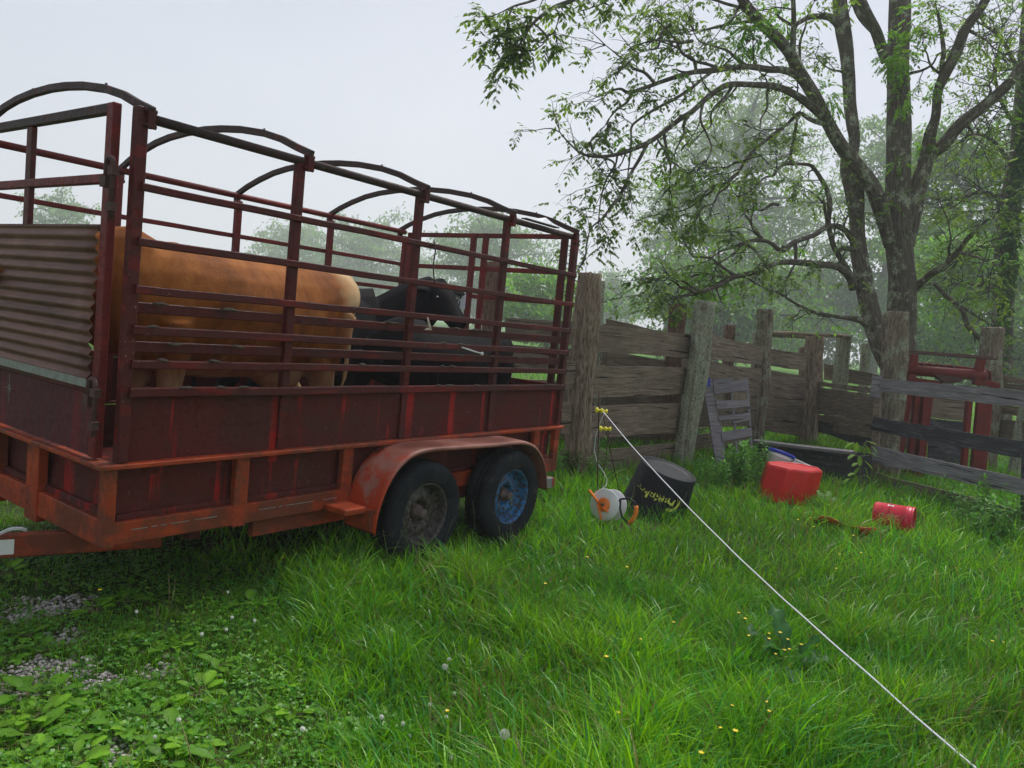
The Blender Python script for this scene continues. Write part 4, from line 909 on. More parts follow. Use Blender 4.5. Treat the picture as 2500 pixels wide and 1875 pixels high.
# rope from insulator towards the camera and out of frame
pA=ip+vr*.035-vf*.01; far=[(1473,1006,6.86),(1543,1090,6.3),(1615,1169,5.8),(1692,1250,5.35),(1784,1342,4.9),(1919,1469,4.3),(2027,1565,3.88),(2150,1673,3.5),(2226,1742,3.28),(2380,1872,2.9),(2520,1991,2.62)]
pts=[]
for (x0,y0,t0),(x1,y1,t1) in zip(far[:-1],far[1:]):
    for k in range(6):
        q=k/6; p=at(x0+(x1-x0)*q,y0+(y1-y0)*q,1/((1-q)/t0+q/t1)); pts.append(p+V((0,0,.004*mnoise.noise(p*3))))
pts.append(at(*far[-1]))
rope=MB().tube(pts,.0042,8).build('rope',M['rope'],None,base=tuple(pA)); tag(rope,'taut white rope running from the yellow insulator down across the grass','rope')
pts=[at(x,y,t) for x,y,t in ((1475,1010,6.9),(1466,1030,6.92),(1454,1065,6.95),(1451,1100,6.95),(1458,1130,6.9),(1472,1150,6.88),(1482,1170,6.88),(1480,1185,6.85),(1466,1196,6.8))]
tag(MB().tube(pts,.003,6).build('cord',M['rope'],None,base=tuple(pts[0])),'thin slack white cord looping from the insulator down to the reel','cord')

c=onax(1047,793,1,-.035); tag(MB().tube([c+V((-.02,0,.05)),c+V((-.012,-.006,.02)),c+V((.0,-.004,-.005)),c+V((.022,0,-.03)),c+V((.035,.002,-.033))],[.003,.007,.009,.007,.003],7).tube([c+V((-.035,0,-.035)),c+V((-.01,-.004,-.028)),c+V((.02,0,-.034))],[.004,.009,.004],6).build('cream_scrap',simple('cream_scrap',(.55,.46,.36),.7,.2,40,.2),None,base=tuple(c)),'twisted cream scrap caught on a side rail below the black cow\'s jaw','scrap')

# ------------------------------------------------------------------ trees
class Leaves:
    def __init__(s): s.p=[];s.d=[];s.n=[];s.l=[];s.w=[];s.c=[]
    def add(s,p,d,n,l,w,c): s.p.append(p);s.d.append(d);s.n.append(n);s.l.append(l);s.w.append(w);s.c.append(c)
    def build(s,name,parent,label=None,mat=None):
        p=np.array(s.p,dtype=np.float64).reshape(-1,3); d=np.array(s.d,dtype=np.float64).reshape(-1,3); n=np.array(s.n,dtype=np.float64).reshape(-1,3); l=np.array(s.l).reshape(-1,1); w_=np.array(s.w).reshape(-1,1); c=np.array(s.c).reshape(-1,3)
        d/=np.linalg.norm(d,axis=1,keepdims=True)+1e-9; sd=np.cross(d,n); sd/=np.linalg.norm(sd,axis=1,keepdims=True)+1e-9; nn=np.cross(sd,d)
        v=np.stack([p,p+d*l*.42+sd*w_/2-nn*w_*.12,p+d*l-nn*l*.10,p+d*l*.42-sd*w_/2-nn*w_*.12],1).reshape(-1,3); N=len(p)
        q=np.arange(N*4).reshape(-1,4); o=npmesh(name,v,quads=q,col=np.repeat(c,4,axis=0),mat=mat or M['leaf'],parent=parent,base=parent['_b'] if parent is not None else (0,0,0))
        if label: o['label']=label
        return o
def catmull(P,k=5):
    P=[np.array(p,float) for p in P]; out=[]
    for i in range(len(P)-1):
        p0,p1,p2,p3=P[max(i-1,0)],P[i],P[i+1],P[min(i+2,len(P)-1)]
        for j in range(k):
            t=j/k; out.append(.5*((2*p1)+(-p0+p2)*t+(2*p0-5*p1+4*p2-p3)*t*t+(-p0+3*p1-3*p2+p3)*t**3))
    out.append(P[-1]); return out
def leafcol(r,bright=0):
    k=r.random(); 
    a=np.array((.085,.15,.035)); b=np.array((.19,.29,.045)); c=a+(b-a)*k
    if bright: c=np.array((.15,.32,.020))*(.7+.6*k)
    return c*(.8+.4*r.random())
def compound(LV,p,d,r,L=.24,pairs=4,ll=.085,lw=.032,bright=0):
    d=np.array(d)/np.linalg.norm(d); up=np.array((0,0,1.)); sd=np.cross(d,up); sd/=np.linalg.norm(sd)+1e-6
    col=leafcol(r,bright)
    for k in range(pairs):
        t=.25+.7*k/pairs; q=p+d*L*t-up*L*.35*t*t
        for s_ in (-1,1):
            dd=sd*s_*.8+d*(.35+.3*r.random())-up*(.25+.35*r.random()); LV.add(q,dd,up+sd*r.uniform(-.5,.5),ll*(.75+.5*r.random()),lw*(.8+.4*r.random()),col*(.85+.3*r.random()))
    LV.add(p+d*L-up*L*.35,d-up*.5,up,ll*1.1,lw*1.1,col)
def twig(mb,LV,p,d,L,rad,r,depth,leafp,bright=0,seed=0,dense=1):
    p=np.array(p,float); d=np.array(d,float); d/=np.linalg.norm(d); n=5; pts=[p.copy()]; rs=[rad]
    for i in range(n):
        d=d+np.array((r.gauss(0,.22),r.gauss(0,.22),r.gauss(-.03,.20))); d/=np.linalg.norm(d); p=p+d*L/n; pts.append(p.copy()); rs.append(rad*(1-.75*(i+1)/n))
    mb.tube([V(q) for q in pts],rs,5 if depth else 4,False,seed=seed)
    if depth>0:
        for k in range(r.randint(3,6)):
            i=r.randint(1,n); a=np.array((r.gauss(0,1),r.gauss(0,1),r.gauss(0,.7))); dd=d*.7+a*.8
            twig(mb,LV,pts[i],dd,L*r.uniform(.35,.65),max(rad*.5,.004),r,depth-1,leafp,bright,seed,dense)
    else:
        if r.random()<leafp:
            for k in range(max(1,int(r.choice((1,2,2,3))*dense))):
                i=r.randint(2,n); a=np.array((r.gauss(0,1),r.gauss(0,1),r.gauss(-.1,.5))); compound(LV,pts[i],d*.5+a,r,r.uniform(.13,.22),r.choice((2,3,3,4)),ll=.080,lw=.042,bright=bright)
def limbs_to_world(Ls,t0=None):
    out=[]
    for L in Ls:
        P=[]
        for q in L:
            x,y,t,w_=q; P.append(np.array([*at(x,y,t),w_*t/FPX/2]))
        out.append(catmull(P,5))
    return out
def bigtree(name,label,base,Ls,seed,spawn=5.,maxr=.10,leafp=.85,tw=(.45,1.25),part0='trunk',cat='tree',clumps=(),bright=.12,small=()):
    Tt=thing(name,label,cat,base); r=random.Random(seed); W=limbs_to_world(Ls)
    tb_=MB(); lm=MB(); tm=MB(); LV=Leaves()
    for li,C in enumerate(W):
        mbx=tb_ if li==0 else lm
        pts=[V(c[:3]) for c in C]; rad=[max(c[3],.006) for c in C]
        mbx.tube(pts,rad,18 if rad[0]>.06 else 8,True,jit=.10 if rad[0]>.05 else .05,seed=li*3+seed)
        if Ls[li][0][3]<0: continue
        acc=0
        for i in range(1,len(C)):
            s_=C[i][:3]-C[i-1][:3]; ln=np.linalg.norm(s_); d=s_/(ln+1e-9); ra=C[i][3]
            if ra>maxr: continue
            tw_=tw
            if li in small:
                if ra>.038: continue
                tw_=(.12,.30); acc+=ln*1.2
            acc+=ln*spawn*(1.3 if ra<.03 else .8)
            while acc>1:
                acc-=1; a=np.array((r.gauss(0,1),r.gauss(0,1),r.gauss(.15,.9))); dd=d*.6+a*.75
                twig(tm,LV,C[i][:3],dd,r.uniform(*tw_),max(.007,min(.016,ra*.5)),r,1,leafp,r.random()<bright,li)
        e=C[-1]
        if e[3]<.05:
            for k in range(3): tw=((.12,.30) if li in small else tw); twig(tm,LV,e[:3],(C[-1][:3]-C[-3][:3])/(np.linalg.norm(C[-1][:3]-C[-3][:3])+1e-9)+np.array((r.gauss(0,.4),r.gauss(0,.4),r.gauss(0,.4))),r.uniform(*tw),.009,r,1,leafp,0,li)
    for x,y,t,rp_,n in clumps:       # leafy shoots growing from the bark
        c=np.array(at(x,y,t))
        for k in range(n):
            a=np.array((r.gauss(0,1),r.gauss(0,1),r.gauss(0,1.2))); a/=np.linalg.norm(a); compound(LV,c+a*rp_*r.random()**.5,a+np.array((0,0,-.3)),r,.16,4,.07,.03,bright=1)
    tb_.build('trunk',M['bark'],Tt,base=Tt['_b'])
    if lm.v: lm.build('limbs',M['bark'],Tt,base=Tt['_b'])
    tm.build('twigs',M['twig'],Tt,base=Tt['_b']); LV.build('crown',Tt)
    return Tt
tt=14.2
MT=[
 [(2196,1165,tt,95),(2198,1050,tt,78),(2200,850,tt,70),(2203,700,tt,64),(2197,620,tt,60),(2190,545,tt,66),(2192,475,tt,58),(2195,300,tt+.2,54),(2192,150,tt+.4,50),(2197,30,tt+.6,49),(2196,-150,tt+.8,42),(2190,-350,tt+1,30)],
 [(2215,600,tt,34),(2232,500,tt,42),(2245,443,tt-.05,38),(2262,389,tt-.1,34),(2270,332,tt-.2,28),(2284,285,tt-.3,22),(2289,228,tt-.4,21),(2303,190,tt-.5,25),(2335,127,tt-.6,26),(2357,70,tt-.7,24),(2395,19,tt-.8,22),(2440,-60,tt-.9,18)],
 [(2262,389,tt-.1,34),(2280,370,tt-.2,32),(2306,350,tt-.3,31),(2344,304,tt-.5,29),(2401,259,tt-.7,27),(2458,209,tt-.9,25),(2500,158,tt-1.1,22),(2570,110,tt-1.3,18)],
 [(2175,600,tt,30),(2150,505,tt-.2,36),(2126,450,tt-.3,36),(2100,415,tt-.4,36),(2053,357,tt-.6,32),(2021,300,tt-.8,30),(1990,237,tt-1,29),(1952,177,tt-1.2,29),(1926,127,tt-1.4,27),(1889,85,tt-1.6,27),(1857,54,tt-1.8,27),(1819,10,tt-2,24),(1770,-80,tt-2.3,18)],
 [(2180,590,tt+.1,16),(2160,535,tt-.05,17),(2128,470,tt-.2,17),(2105,430,tt-.35,12)],
 # left stem
 [(2175,900,tt-.1,48),(2150,850,tt-.1,44),(2136,800,tt-.1,46),(2122,745,tt-.1,44),(2106,671,tt-.05,44),(2095,600,tt,38),(2091,522,tt,36),(2085,460,tt,46),(2072,400,tt+.1,40),(2086,348,tt+.2,26),(2081,300,tt+.2,29),(2075,250,tt+.3,30),(2072,190,tt+.3,31),(2066,127,tt+.4,33),(2057,63,tt+.4,38),(2050,0,tt+.5,32),(2040,-140,tt+.6,24)],
 [(2066,120,tt+.4,20),(2050,70,tt+.3,18),(2028,44,tt+.2,17),(2000,40,tt+.1,14),(1975,42,tt,13),(1935,60,tt-.2,9),(1900,40,tt-.3,6)],
 [(2165,150,tt+.3,26),(2150,110,tt+.2,25),(2138,75,tt+.1,25),(2116,32,tt,24),(2098,-10,tt-.1,22),(2080,-70,tt-.2,18)],
 [(2140,82,tt+.1,16),(2120,62,tt+.1,16),(2098,35,tt+.2,15),(2080,-5,tt+.3,13)],
 [(2297,195,tt-.4,10),(2300,150,tt-.5,11),(2304,130,tt-.5,11),(2299,85,tt-.5,9),(2290,30,tt-.5,7)],
 [(1932,140,tt-1.4,16),(1936,105,tt-1.5,14),(1938,40,tt-1.6,12),(1934,-40,tt-1.7,10)],
 # limbs sweeping left
 [(1965,205,tt-1.1,20),(1939,180,tt-1.3,18),(1905,170,tt-1.5,17),(1879,170,tt-1.7,16),(1832,163,tt-2,14),(1790,165,tt-2.2,13),(1740,172,tt-2.4,14),(1688,177,tt-2.6,12),(1625,196,tt-2.8,10),(1542,225,tt-3,9),(1515,217,tt-3.1,6),(1490,222,tt-3.1,5)],
 [(1542,225,tt-3,8),(1530,250,tt-3.1,7),(1505,268,tt-3.2,6),(1490,286,tt-3.2,4)],
 [(2010,285,tt-.9,22),(1977,256,tt-1.1,20),(1946,234,tt-1.3,18),(1895,212,tt-1.6,17),(1840,207,tt-1.9,14),(1783,206,tt-2.2,14),(1752,220,tt-2.4,13),(1720,244,tt-2.6,13),(1690,272,tt-2.8,13),(1656,294,tt-2.9,12),(1593,342,tt-3.2,11),(1530,370,tt-3.4,10),(1490,380,tt-3.5,8),(1450,382,tt-3.6,7),(1419,374,tt-3.7,6),(1390,350,tt-3.7,4),(1366,322,tt-3.8,3)],
 [(1583,348,tt-3.2,8),(1572,368,tt-3.2,9),(1561,389,tt-3.3,9),(1545,415,tt-3.3,8),(1530,443,tt-3.4,8),(1512,480,tt-3.5,7),(1490,508,tt-3.6,6),(1468,535,tt-3.7,5),(1442,559,tt-3.8,4),(1432,600,tt-3.9,4),(1430,619,tt-4,4),(1417,650,tt-4.2,3)],
 [(1735,178,tt-2.4,8),(1712,195,tt-2.5,8),(1688,215,tt-2.6,8),(1650,240,tt-2.7,8),(1625,253,tt-2.8,7),(1590,272,tt-2.9,7),(1561,291,tt-3,6),(1542,310,tt-3.1,6),(1541,348,tt-3.2,5),(1536,400,tt-3.3,4),(1530,450,tt-3.4,3)],
 [(1466,381,tt-3.6,6),(1500,400,tt-3.5,5),(1480,440,tt-3.5,5),(1468,480,tt-3.6,4),(1462,530,tt-3.7,3)],
 [(2020,303,tt-.8,12),(2002,300,tt-.9,13),(1977,291,tt-1,11),(1952,276,tt-1.1,10),(1935,290,tt-1.2,9),(1920,304,tt-1.3,8),(1879,335,tt-1.5,8),(1838,370,tt-1.8,8),(1815,400,tt-1.9,7),(1800,424,tt-2,7),(1775,445,tt-2.1,6),(1743,454,tt-2.3,5),(1710,480,tt-2.4,4)],
 [(2074,668,tt-.05,16),(2052,630,tt-.2,14),(2037,605,tt-.3,13),(2028,575,tt-.4,13),(2022,541,tt-.4,13),(2026,503,tt-.5,13),(2021,470,tt-.5,12),(2006,440,tt-.6,11),(1990,415,tt-.7,10),(1977,403,tt-.8,9),(1950,400,tt-.9,8),(1930,396,tt-1,8),(1937,345,tt-1,8),(1945,300,tt-1.1,8)],
 [(2085,705,tt-.1,22),(2074,675,tt-.2,20),(2046,652,tt-.4,17),(2008,646,tt-.7,16),(1954,641,tt-1.1,15),(1900,641,tt-1.5,13),(1868,655,tt-1.7,12),(1838,666,tt-1.9,12),(1794,676,tt-2.2,12),(1759,695,tt-2.5,10),(1711,714,tt-2.9,9),(1689,719,tt-3,8),(1648,725,tt-3.3,5)],
 [(2090,600,tt-.1,16),(2074,573,tt-.2,16),(2046,553,tt-.4,14),(2017,555,tt-.6,13),(1987,574,tt-.8,13),(1941,590,tt-1.1,12),(1918,608,tt-1.3,12),(1904,611,tt-1.4,12),(1885,596,tt-1.5,10),(1865,588,tt-1.6,9),(1822,590,tt-1.9,7),(1790,620,tt-2.1,5),(1760,640,tt-2.2,4)],
 [(1941,590,tt-1.1,10),(1943,625,tt-1.1,10),(1941,643,tt-1.1,9)],
 [(2120,800,tt-.1,16),(2101,782,tt-.2,16),(2068,776,tt-.3,11),(2036,772,tt-.5,9),(1992,763,tt-.8,8),(1954,747,tt-1,7),(1925,730,tt-1.2,6),(1900,714,tt-1.4,6),(1875,706,tt-1.5,5),(1840,690,tt-1.7,3)],
 [(2078,590,tt-.1,6),(2060,560,tt-.2,6),(2068,530,tt-.2,5),(2080,515,tt-.2,4)],
 [(2090,610,tt-.1,14),(2060,606,tt-.3,12),(2048,612,tt-.4,12)],
 [(2225,712,tt,16),(2240,700,tt-.1,18),(2266,674,tt-.3,17),(2301,652,tt-.6,15),(2339,612,tt-.9,13),(2361,584,tt-1.1,12),(2388,555,tt-1.3,9)],
 [(2280,690,tt+.8,9),(2310,722,tt+.9,12),(2340,745,tt+1,14),(2352,762,tt+1,12),(2361,793,tt+1.1,13),(2380,815,tt+1.2,12),(2405,840,tt+1.3,12)],
 [(2345,748,tt+1,9),(2375,765,tt+1.2,7),(2400,782,tt+1.4,6),(2425,792,tt+1.6,5)],
]
tb0=at(2196,1150,tt)
extra=[]
rE=random.Random(3)
# secondary branches that fill the crown between the drawn limbs
for (x0,y0,t0,dx,dy) in ((1830,165,tt-2,-120,-110),(1760,170,tt-2.3,-150,-90),(1700,178,tt-2.5,-90,-120),(1880,212,tt-1.7,-60,110),(1790,206,tt-2.2,-70,120),(1680,285,tt-2.8,-60,100),(1857,54,tt-1.8,-160,20),(1835,25,tt-1.9,-220,-20),(1950,177,tt-1.2,40,-150),(1600,205,tt-2.9,-90,-90),(1560,355,tt-3.3,-90,70),(1720,244,tt-2.6,10,130),(1620,320,tt-3,40,120),(1838,370,tt-1.8,-100,60),(1800,424,tt-2,-60,90),(1743,454,tt-2.2,-80,60),(1870,650,tt-1.7,-90,-90),(1800,676,tt-2.2,-110,-60),(1730,708,tt-2.8,-90,-40),(1822,590,tt-1.9,-130,40),(1865,588,tt-1.6,-70,-100),(1794,676,tt-2.2,-160,10),(1700,716,tt-3,-110,-30),(2020,540,tt-.4,-60,-70),(1930,396,tt-1,-110,40),(1900,500,tt-1.4,-80,40),(2401,259,tt-.7,40,-90),(2344,304,tt-.5,60,50),(2357,70,tt-.7,90,40),(2303,190,tt-.5,-60,-110),(2197,200,tt,90,-90),(2072,190,tt+.3,-90,-60),(2339,612,tt-.9,60,40),(2301,652,tt-.6,40,-70),(1690,100,tt-2.6,-110,30),(1640,60,tt-2.7,-60,90),(1810,10,tt-2,-120,70),(1490,300,tt-3.3,-60,40)):
    n_=5; P=[]; x,y,t=x0,y0,t0; bx,by=dx/n_,dy/n_
    for k in range(n_+1):
        P.append((x,y,t,9*(1-.75*k/n_))); x+=bx+rE.uniform(-14,14); y+=by+rE.uniform(-12,12); t+=rE.uniform(-.25,.15)
    extra.append(P)
# branch that hangs into the top of the picture: a limb of the same tree that leaves the stem above the frame
OV=[[(2045,-150,tt+.6,26),(1990,-330,tt-.3,24),(1860,-420,12.6,22),(1700,-370,11.2,20),(1590,-270,10.1,18),(1500,-130,9.4,20),(1440,-45,9.2,15),(1400,-2,9.1,12),(1352,18,9,10),(1320,40,9,8),(1302,57,8.9,7),(1285,80,8.9,5),(1268,110,8.9,4),(1258,140,8.9,3),(1242,160,8.9,2)],
 [(1400,-2,9.1,8),(1340,-10,9,7),(1290,5,9,6),(1255,15,8.9,5),(1228,28,8.9,3),(1205,38,8.9,2)],
 [(1302,57,8.9,5),(1318,70,8.9,5),(1335,90,8.9,4),(1325,108,8.9,3),(1305,122,8.9,3)],
 [(1302,57,8.9,5),(1280,65,8.9,4),(1262,70,8.9,3),(1240,78,8.9,3),(1222,84,8.9,2)],
 [(1352,18,9,5),(1365,35,9,4),(1360,60,9,3),(1352,80,9,3)],
 [(1500,-130,9.4,10),(1470,-50,9.3,6),(1420,8,9.2,4),(1418,25,9.2,3),(1440,20,9.2,3),(1470,8,9.2,3)],
 [(1255,15,8.9,4),(1245,30,8.9,4),(1240,60,8.9,3),(1250,95,8.9,3)]]
bigtree('walnut_tree','large many-stemmed tree with dark spreading limbs and sparse compound leaves behind the fence',tuple(V((tb0.x,tb0.y,0))),MT+extra+OV,5,small=set(range(len(MT+extra)+0,len(MT+extra+OV))),spawn=1.75,maxr=.085,tw=(.28,.8),leafp=.85,
  clumps=[(2190,125,tt-.3,.32,70),(2195,145,tt-.3,.25,40),(1835,60,tt-2,.25,45),(1860,90,tt-1.8,.22,35),(1920,45,tt-1.5,.2,25),(1800,100,tt-2.1,.28,50),(2015,225,tt-.9,.22,35),(2030,250,tt-.9,.2,25),(2280,205,tt-.5,.2,20),(2262,345,tt-.2,.15,20),(2200,240,tt-.3,.2,30),(2195,400,tt-.3,.12,14),(2260,40,tt-.6,.4,60),(1740,665,tt-2.4,.35,30),(1700,690,tt-2.8,.3,25)])
# tree on the right with ivy
t2=17.5
RT2=[[(2432,1150,t2,64),(2440,950,t2,54),(2447,807,t2,48),(2451,671,t2,47),(2459,535,t2,44),(2473,450,t2,42),(2487,380,t2,40),(2494,285,t2,38),(2502,180,t2,36),(2512,40,t2,32),(2520,-200,t2,24)],
 [(2462,520,t2,14),(2430,480,t2-.3,11),(2395,470,t2-.6,9),(2350,480,t2-1,7),(2310,500,t2-1.3,4)],
 [(2455,600,t2,12),(2420,600,t2-.4,9),(2370,615,t2-.8,7),(2330,640,t2-1.2,4)],
 [(2480,420,t2,12),(2440,360,t2-.3,9),(2400,330,t2-.8,7),(2360,330,t2-1.1,5)],
 [(2490,320,t2,12),(2450,260,t2-.4,9),(2430,190,t2-.8,7),(2440,110,t2-1,5)],
 [(2500,200,t2,12),(2460,120,t2-.4,9),(2430,80,t2-.9,7),(2380,50,t2-1.2,5)],
 [(2450,700,t2,10),(2400,700,t2-.6,7),(2350,690,t2-1,5),(2310,700,t2-1.3,3)]]
b_=at(2432,1150,t2)
IV=bigtree('ivy_tree','straight tree trunk clad in ivy at the right edge of the picture',tuple(V((b_.x,b_.y,0))),RT2,21,spawn=10,maxr=.075,tw=(.6,1.5),bright=.25)
r=random.Random(4); LV=Leaves()
for k in range(2600):
    y=r.uniform(250,840) if r.random()<.8 else r.uniform(180,1000); x=np.interp(y,[180,380,535,807,1000],[2502,2487,2459,2447,2440])+r.gauss(12,11)*(.6+.4*(y<700)); p=np.array(at(x,y,t2-.15-abs(r.gauss(0,.12)))); c=np.array((.04,.105,.018))*(.6+.8*r.random())
    LV.add(p,(r.gauss(0,1),r.gauss(0,1),-.8),-CF+np.array((r.gauss(0,.4),r.gauss(0,.4),r.gauss(0,.4))),.10,.09,c)
LV.build('ivy',IV)
# misty background trees
def bgtree(label,px,ytop,t,width,seed,n,leaf,col,ybot=None,trunkr=None,sparse=.0,name='tree',low=.2):
    k_=2.3 if t<30 else (3.2 if px>1350 else 4.2); t*=k_; width*=k_; leaf*=k_*1.15; n=int(n*1.35); r=random.Random(seed); rn=np.random.default_rng(seed); c=at(px,900,t); base=V((c.x,c.y,0)); hd=V((CF[0],CF[1],0)).normalized(); dd=V(ray(px,ytop)); H_=(V(CAM)+dd*(((base-V(CAM)).dot(hd))/dd.dot(hd))).z
    Tt=thing(name,label,'tree',tuple(base),'misty trees in the background'); tr=trunkr or width*.035; mb=MB(); 
    P=[V((base.x+mnoise.noise(V((k*.4,seed,0)))*.05*H_,base.y+mnoise.noise(V((k*.4,seed,7)))*.05*H_,H_*.93*k/10-(.2 if k==0 else 0))) for k in range(11)]
    mb.tube(P,[tr*(1-.85*k/10) for k in range(11)],10,jit=.1,seed=seed); mb.build('trunk',M['bark'],Tt,base=Tt['_b'])
    lm=MB(); ends=[]
    nl=int(16+width*1.2)
    for k in range(nl):
        f=low+(1-low)*((k+.5)/nl)**.9; i=min(9,int(f*10*.93)); p=np.array(P[i].lerp(P[min(10,i+1)],r.random())); a=k*2.4+r.uniform(-.5,.5)
        prof=math.sin(math.pi*min(1,max(.05,(f-low*.6)/(1.08-low*.6))))**.7
        L=width*.5*prof*r.uniform(.65,1.15); d=np.array((math.cos(a),math.sin(a),r.uniform(.15,.7)+.5*(f>.8))); d/=np.linalg.norm(d); pts=[p]
        for q in range(6): d=d+np.array((r.gauss(0,.15),r.gauss(0,.15),r.gauss(-.05,.12))); d/=np.linalg.norm(d); p=p+d*L/6; pts.append(p)
        lm.tube([V(q) for q in pts],[tr*.35*(1-.85*q/6) for q in range(7)],5,False)
        for q in range(2,7):
            for _ in range(2 if q<4 else 3): 
                e=pts[q]+np.array((r.gauss(0,1),r.gauss(0,1),r.gauss(0,.7)))*width*.055; ends.append(e)
                if r.random()<.5: lm.tube([V(pts[q]),V((pts[q]+e)/2+np.array((0,0,.02*width*r.random()))),V(e)],[tr*.07,tr*.05,tr*.03],4,False)
    lm.build('limbs',M['twig'],Tt,base=Tt['_b'])
    E=np.array(ends); idx=rn.integers(0,len(E),n); spr=rn.normal(0,1,(n,3))*np.array((1,1,.42))*width*.042; p=E[idx]+spr; p[:,2]-= .02*width*rn.random(n)
    p=p[p[:,2]>.3]; m_=len(p); cb=np.array(col)*(.75+.5*rn.random((m_,1))); tone=(.8+.45*rn.random(len(E)))[idx][:m_]; cb=cb*tone[:,None]
    LV=Leaves(); LV.p=list(p); dn=rn.normal(0,1,(m_,3)); dn[:,2]=-.5-.4*rn.random(m_); LV.d=list(dn); nn=rn.normal(0,.45,(m_,3)); nn[:,2]+=1; LV.n=list(nn); LV.l=list(leaf*(.7+.6*rn.random(m_))); LV.w=list(leaf*.42*(.8+.4*rn.random(m_))); LV.c=list(cb)
    LV.build('crown',Tt); return Tt
G1=(.13,.23,.09); G2=(.10,.21,.055); G3=(.15,.32,.04)
bgtree('tall pale misty tree rising behind the fence between the big tree and the trailer',1765,235,36,9.5,31,15000,.20,G1,low=.22)
bgtree('slim misty tree left of the tall pale one',1608,385,40,3.6,32,4200,.19,G1,low=.3)
bgtree('very faint low misty tree just right of the big trailer-side post',1480,690,52,6,33,5000,.24,G1,low=.1)
bgtree('low dark green spreading tree behind the leaning post and fence',1730,690,27,7.5,34,9500,.20,G2,low=.18)
bgtree('low spreading tree with layered leaves seen left of the big trunk',1960,690,30,7.0,35,8500,.20,G2,low=.12)
bgtree('misty tree seen through the big tree between its two main stems',2130,270,30,5.5,36,8500,.20,G1,low=.2)
bgtree('green tree filling the gap right of the big trunk',2310,250,25,6.2,37,13000,.18,G2,low=.15)
bgtree('bright green leafy tree low between the trunk and the ivy tree',2330,560,21,4.6,38,9000,.15,G3,low=.1)
bgtree('dark green tree at the right edge behind the ivy tree',2500,280,26,7.0,39,11000,.19,G2,low=.12)
bgtree('bright green bush-like tree right of the ivy trunk',2510,640,21,3.2,40,5000,.14,G3,low=.05)
bgtree('rounded misty tree behind the rear of the trailer',1165,525,38,6.4,41,9000,.20,G2,low=.1)
bgtree('green tree seen through the trailer\'s rear gate beside the big post',1330,690,25,4.4,42,6500,.16,G3,low=.1)
bgtree('pale misty tree behind the middle of the trailer, right of the tan cow',860,555,47,7.5,43,8000,.24,G1,low=.1)
bgtree('faint misty tree behind the trailer above the tan cow\'s hips',700,575,52,7.0,44,7000,.26,G1,low=.1)
bgtree('sparse misty tree with bare top branches seen through the front gate',128,462,34,3.6,45,2600,.17,G1,low=.25)
bgtree('faint small misty tree near the left edge of the fence line behind the trailer',1010,640,55,6,46,4200,.26,G1,low=.1)

# ------------------------------------------------------------------ grass, ground cover, weeds, flowers
def G0(x,y): p=onz(x,y); return np.array((p.x,p.y))
gravel=[(G0(*a),r_*.70) for a,r_ in (((60,1655),.24),((150,1625),.17),((250,1660),.10),((20,1490),.20),((170,1480),.16),((280,1820),.12),((160,1560),.12),((380,1640),.10),((90,1500),.13),((300,1855),.08),((30,1690),.12),((110,1330),.25),((430,1600),.06))]
lows=[(G0(1590,1290),.35),(G0(1920,1250),.30),(G0(2190,1305),.30),(G0(1480,1290),.18)]
def vnoise(P,s,seed=0):
    """cheap smooth value noise, vectorised"""
    rg=np.random.default_rng(seed); T_=rg.random((64,64)); q=P*s+1000.; i=np.floor(q).astype(int); f=q-i; f=f*f*(3-2*f); a=T_[i[:,0]%64,i[:,1]%64]; b=T_[(i[:,0]+1)%64,i[:,1]%64]; c=T_[i[:,0]%64,(i[:,1]+1)%64]; d=T_[(i[:,0]+1)%64,(i[:,1]+1)%64]
    return (a*(1-f[:,0])+b*f[:,0])*(1-f[:,1])+(c*(1-f[:,0])+d*f[:,0])*f[:,1]
def tallness(P):
    xl=.42+.347*P[:,1]; n_=vnoise(P,1.6,1)-.5; return np.clip((P[:,0]-xl+n_*.9)/.75,0,1)
def gravelm(P):
    m_=np.zeros(len(P)); n_=vnoise(P,9,2)
    for c,r_ in gravel: m_=np.maximum(m_,np.clip(1.45-np.linalg.norm(P-c,axis=1)/r_+ (n_-.5)*1.2,0,1))
    return m_
def sector(n,d0,d1,pw,rng,half=55):
    """points on the ground in front of the camera, density falling as distance**-pw"""
    k=2-pw; u=rng.random(n); d=(d0**k+u*(d1**k-d0**k))**(1/k); a=math.atan2(CF[1],CF[0])+np.radians(rng.uniform(-half,half,n)); return np.stack([CAM[0]+d*np.cos(a),CAM[1]+d*np.sin(a)],1),d
def gzv(P): return np.array([gz(float(x),float(y)) for x,y in P])
def underT(P): return (P[:,0]>-.1)&(P[:,0]<3.9)&(P[:,1]>.12)&(P[:,1]<2.0)
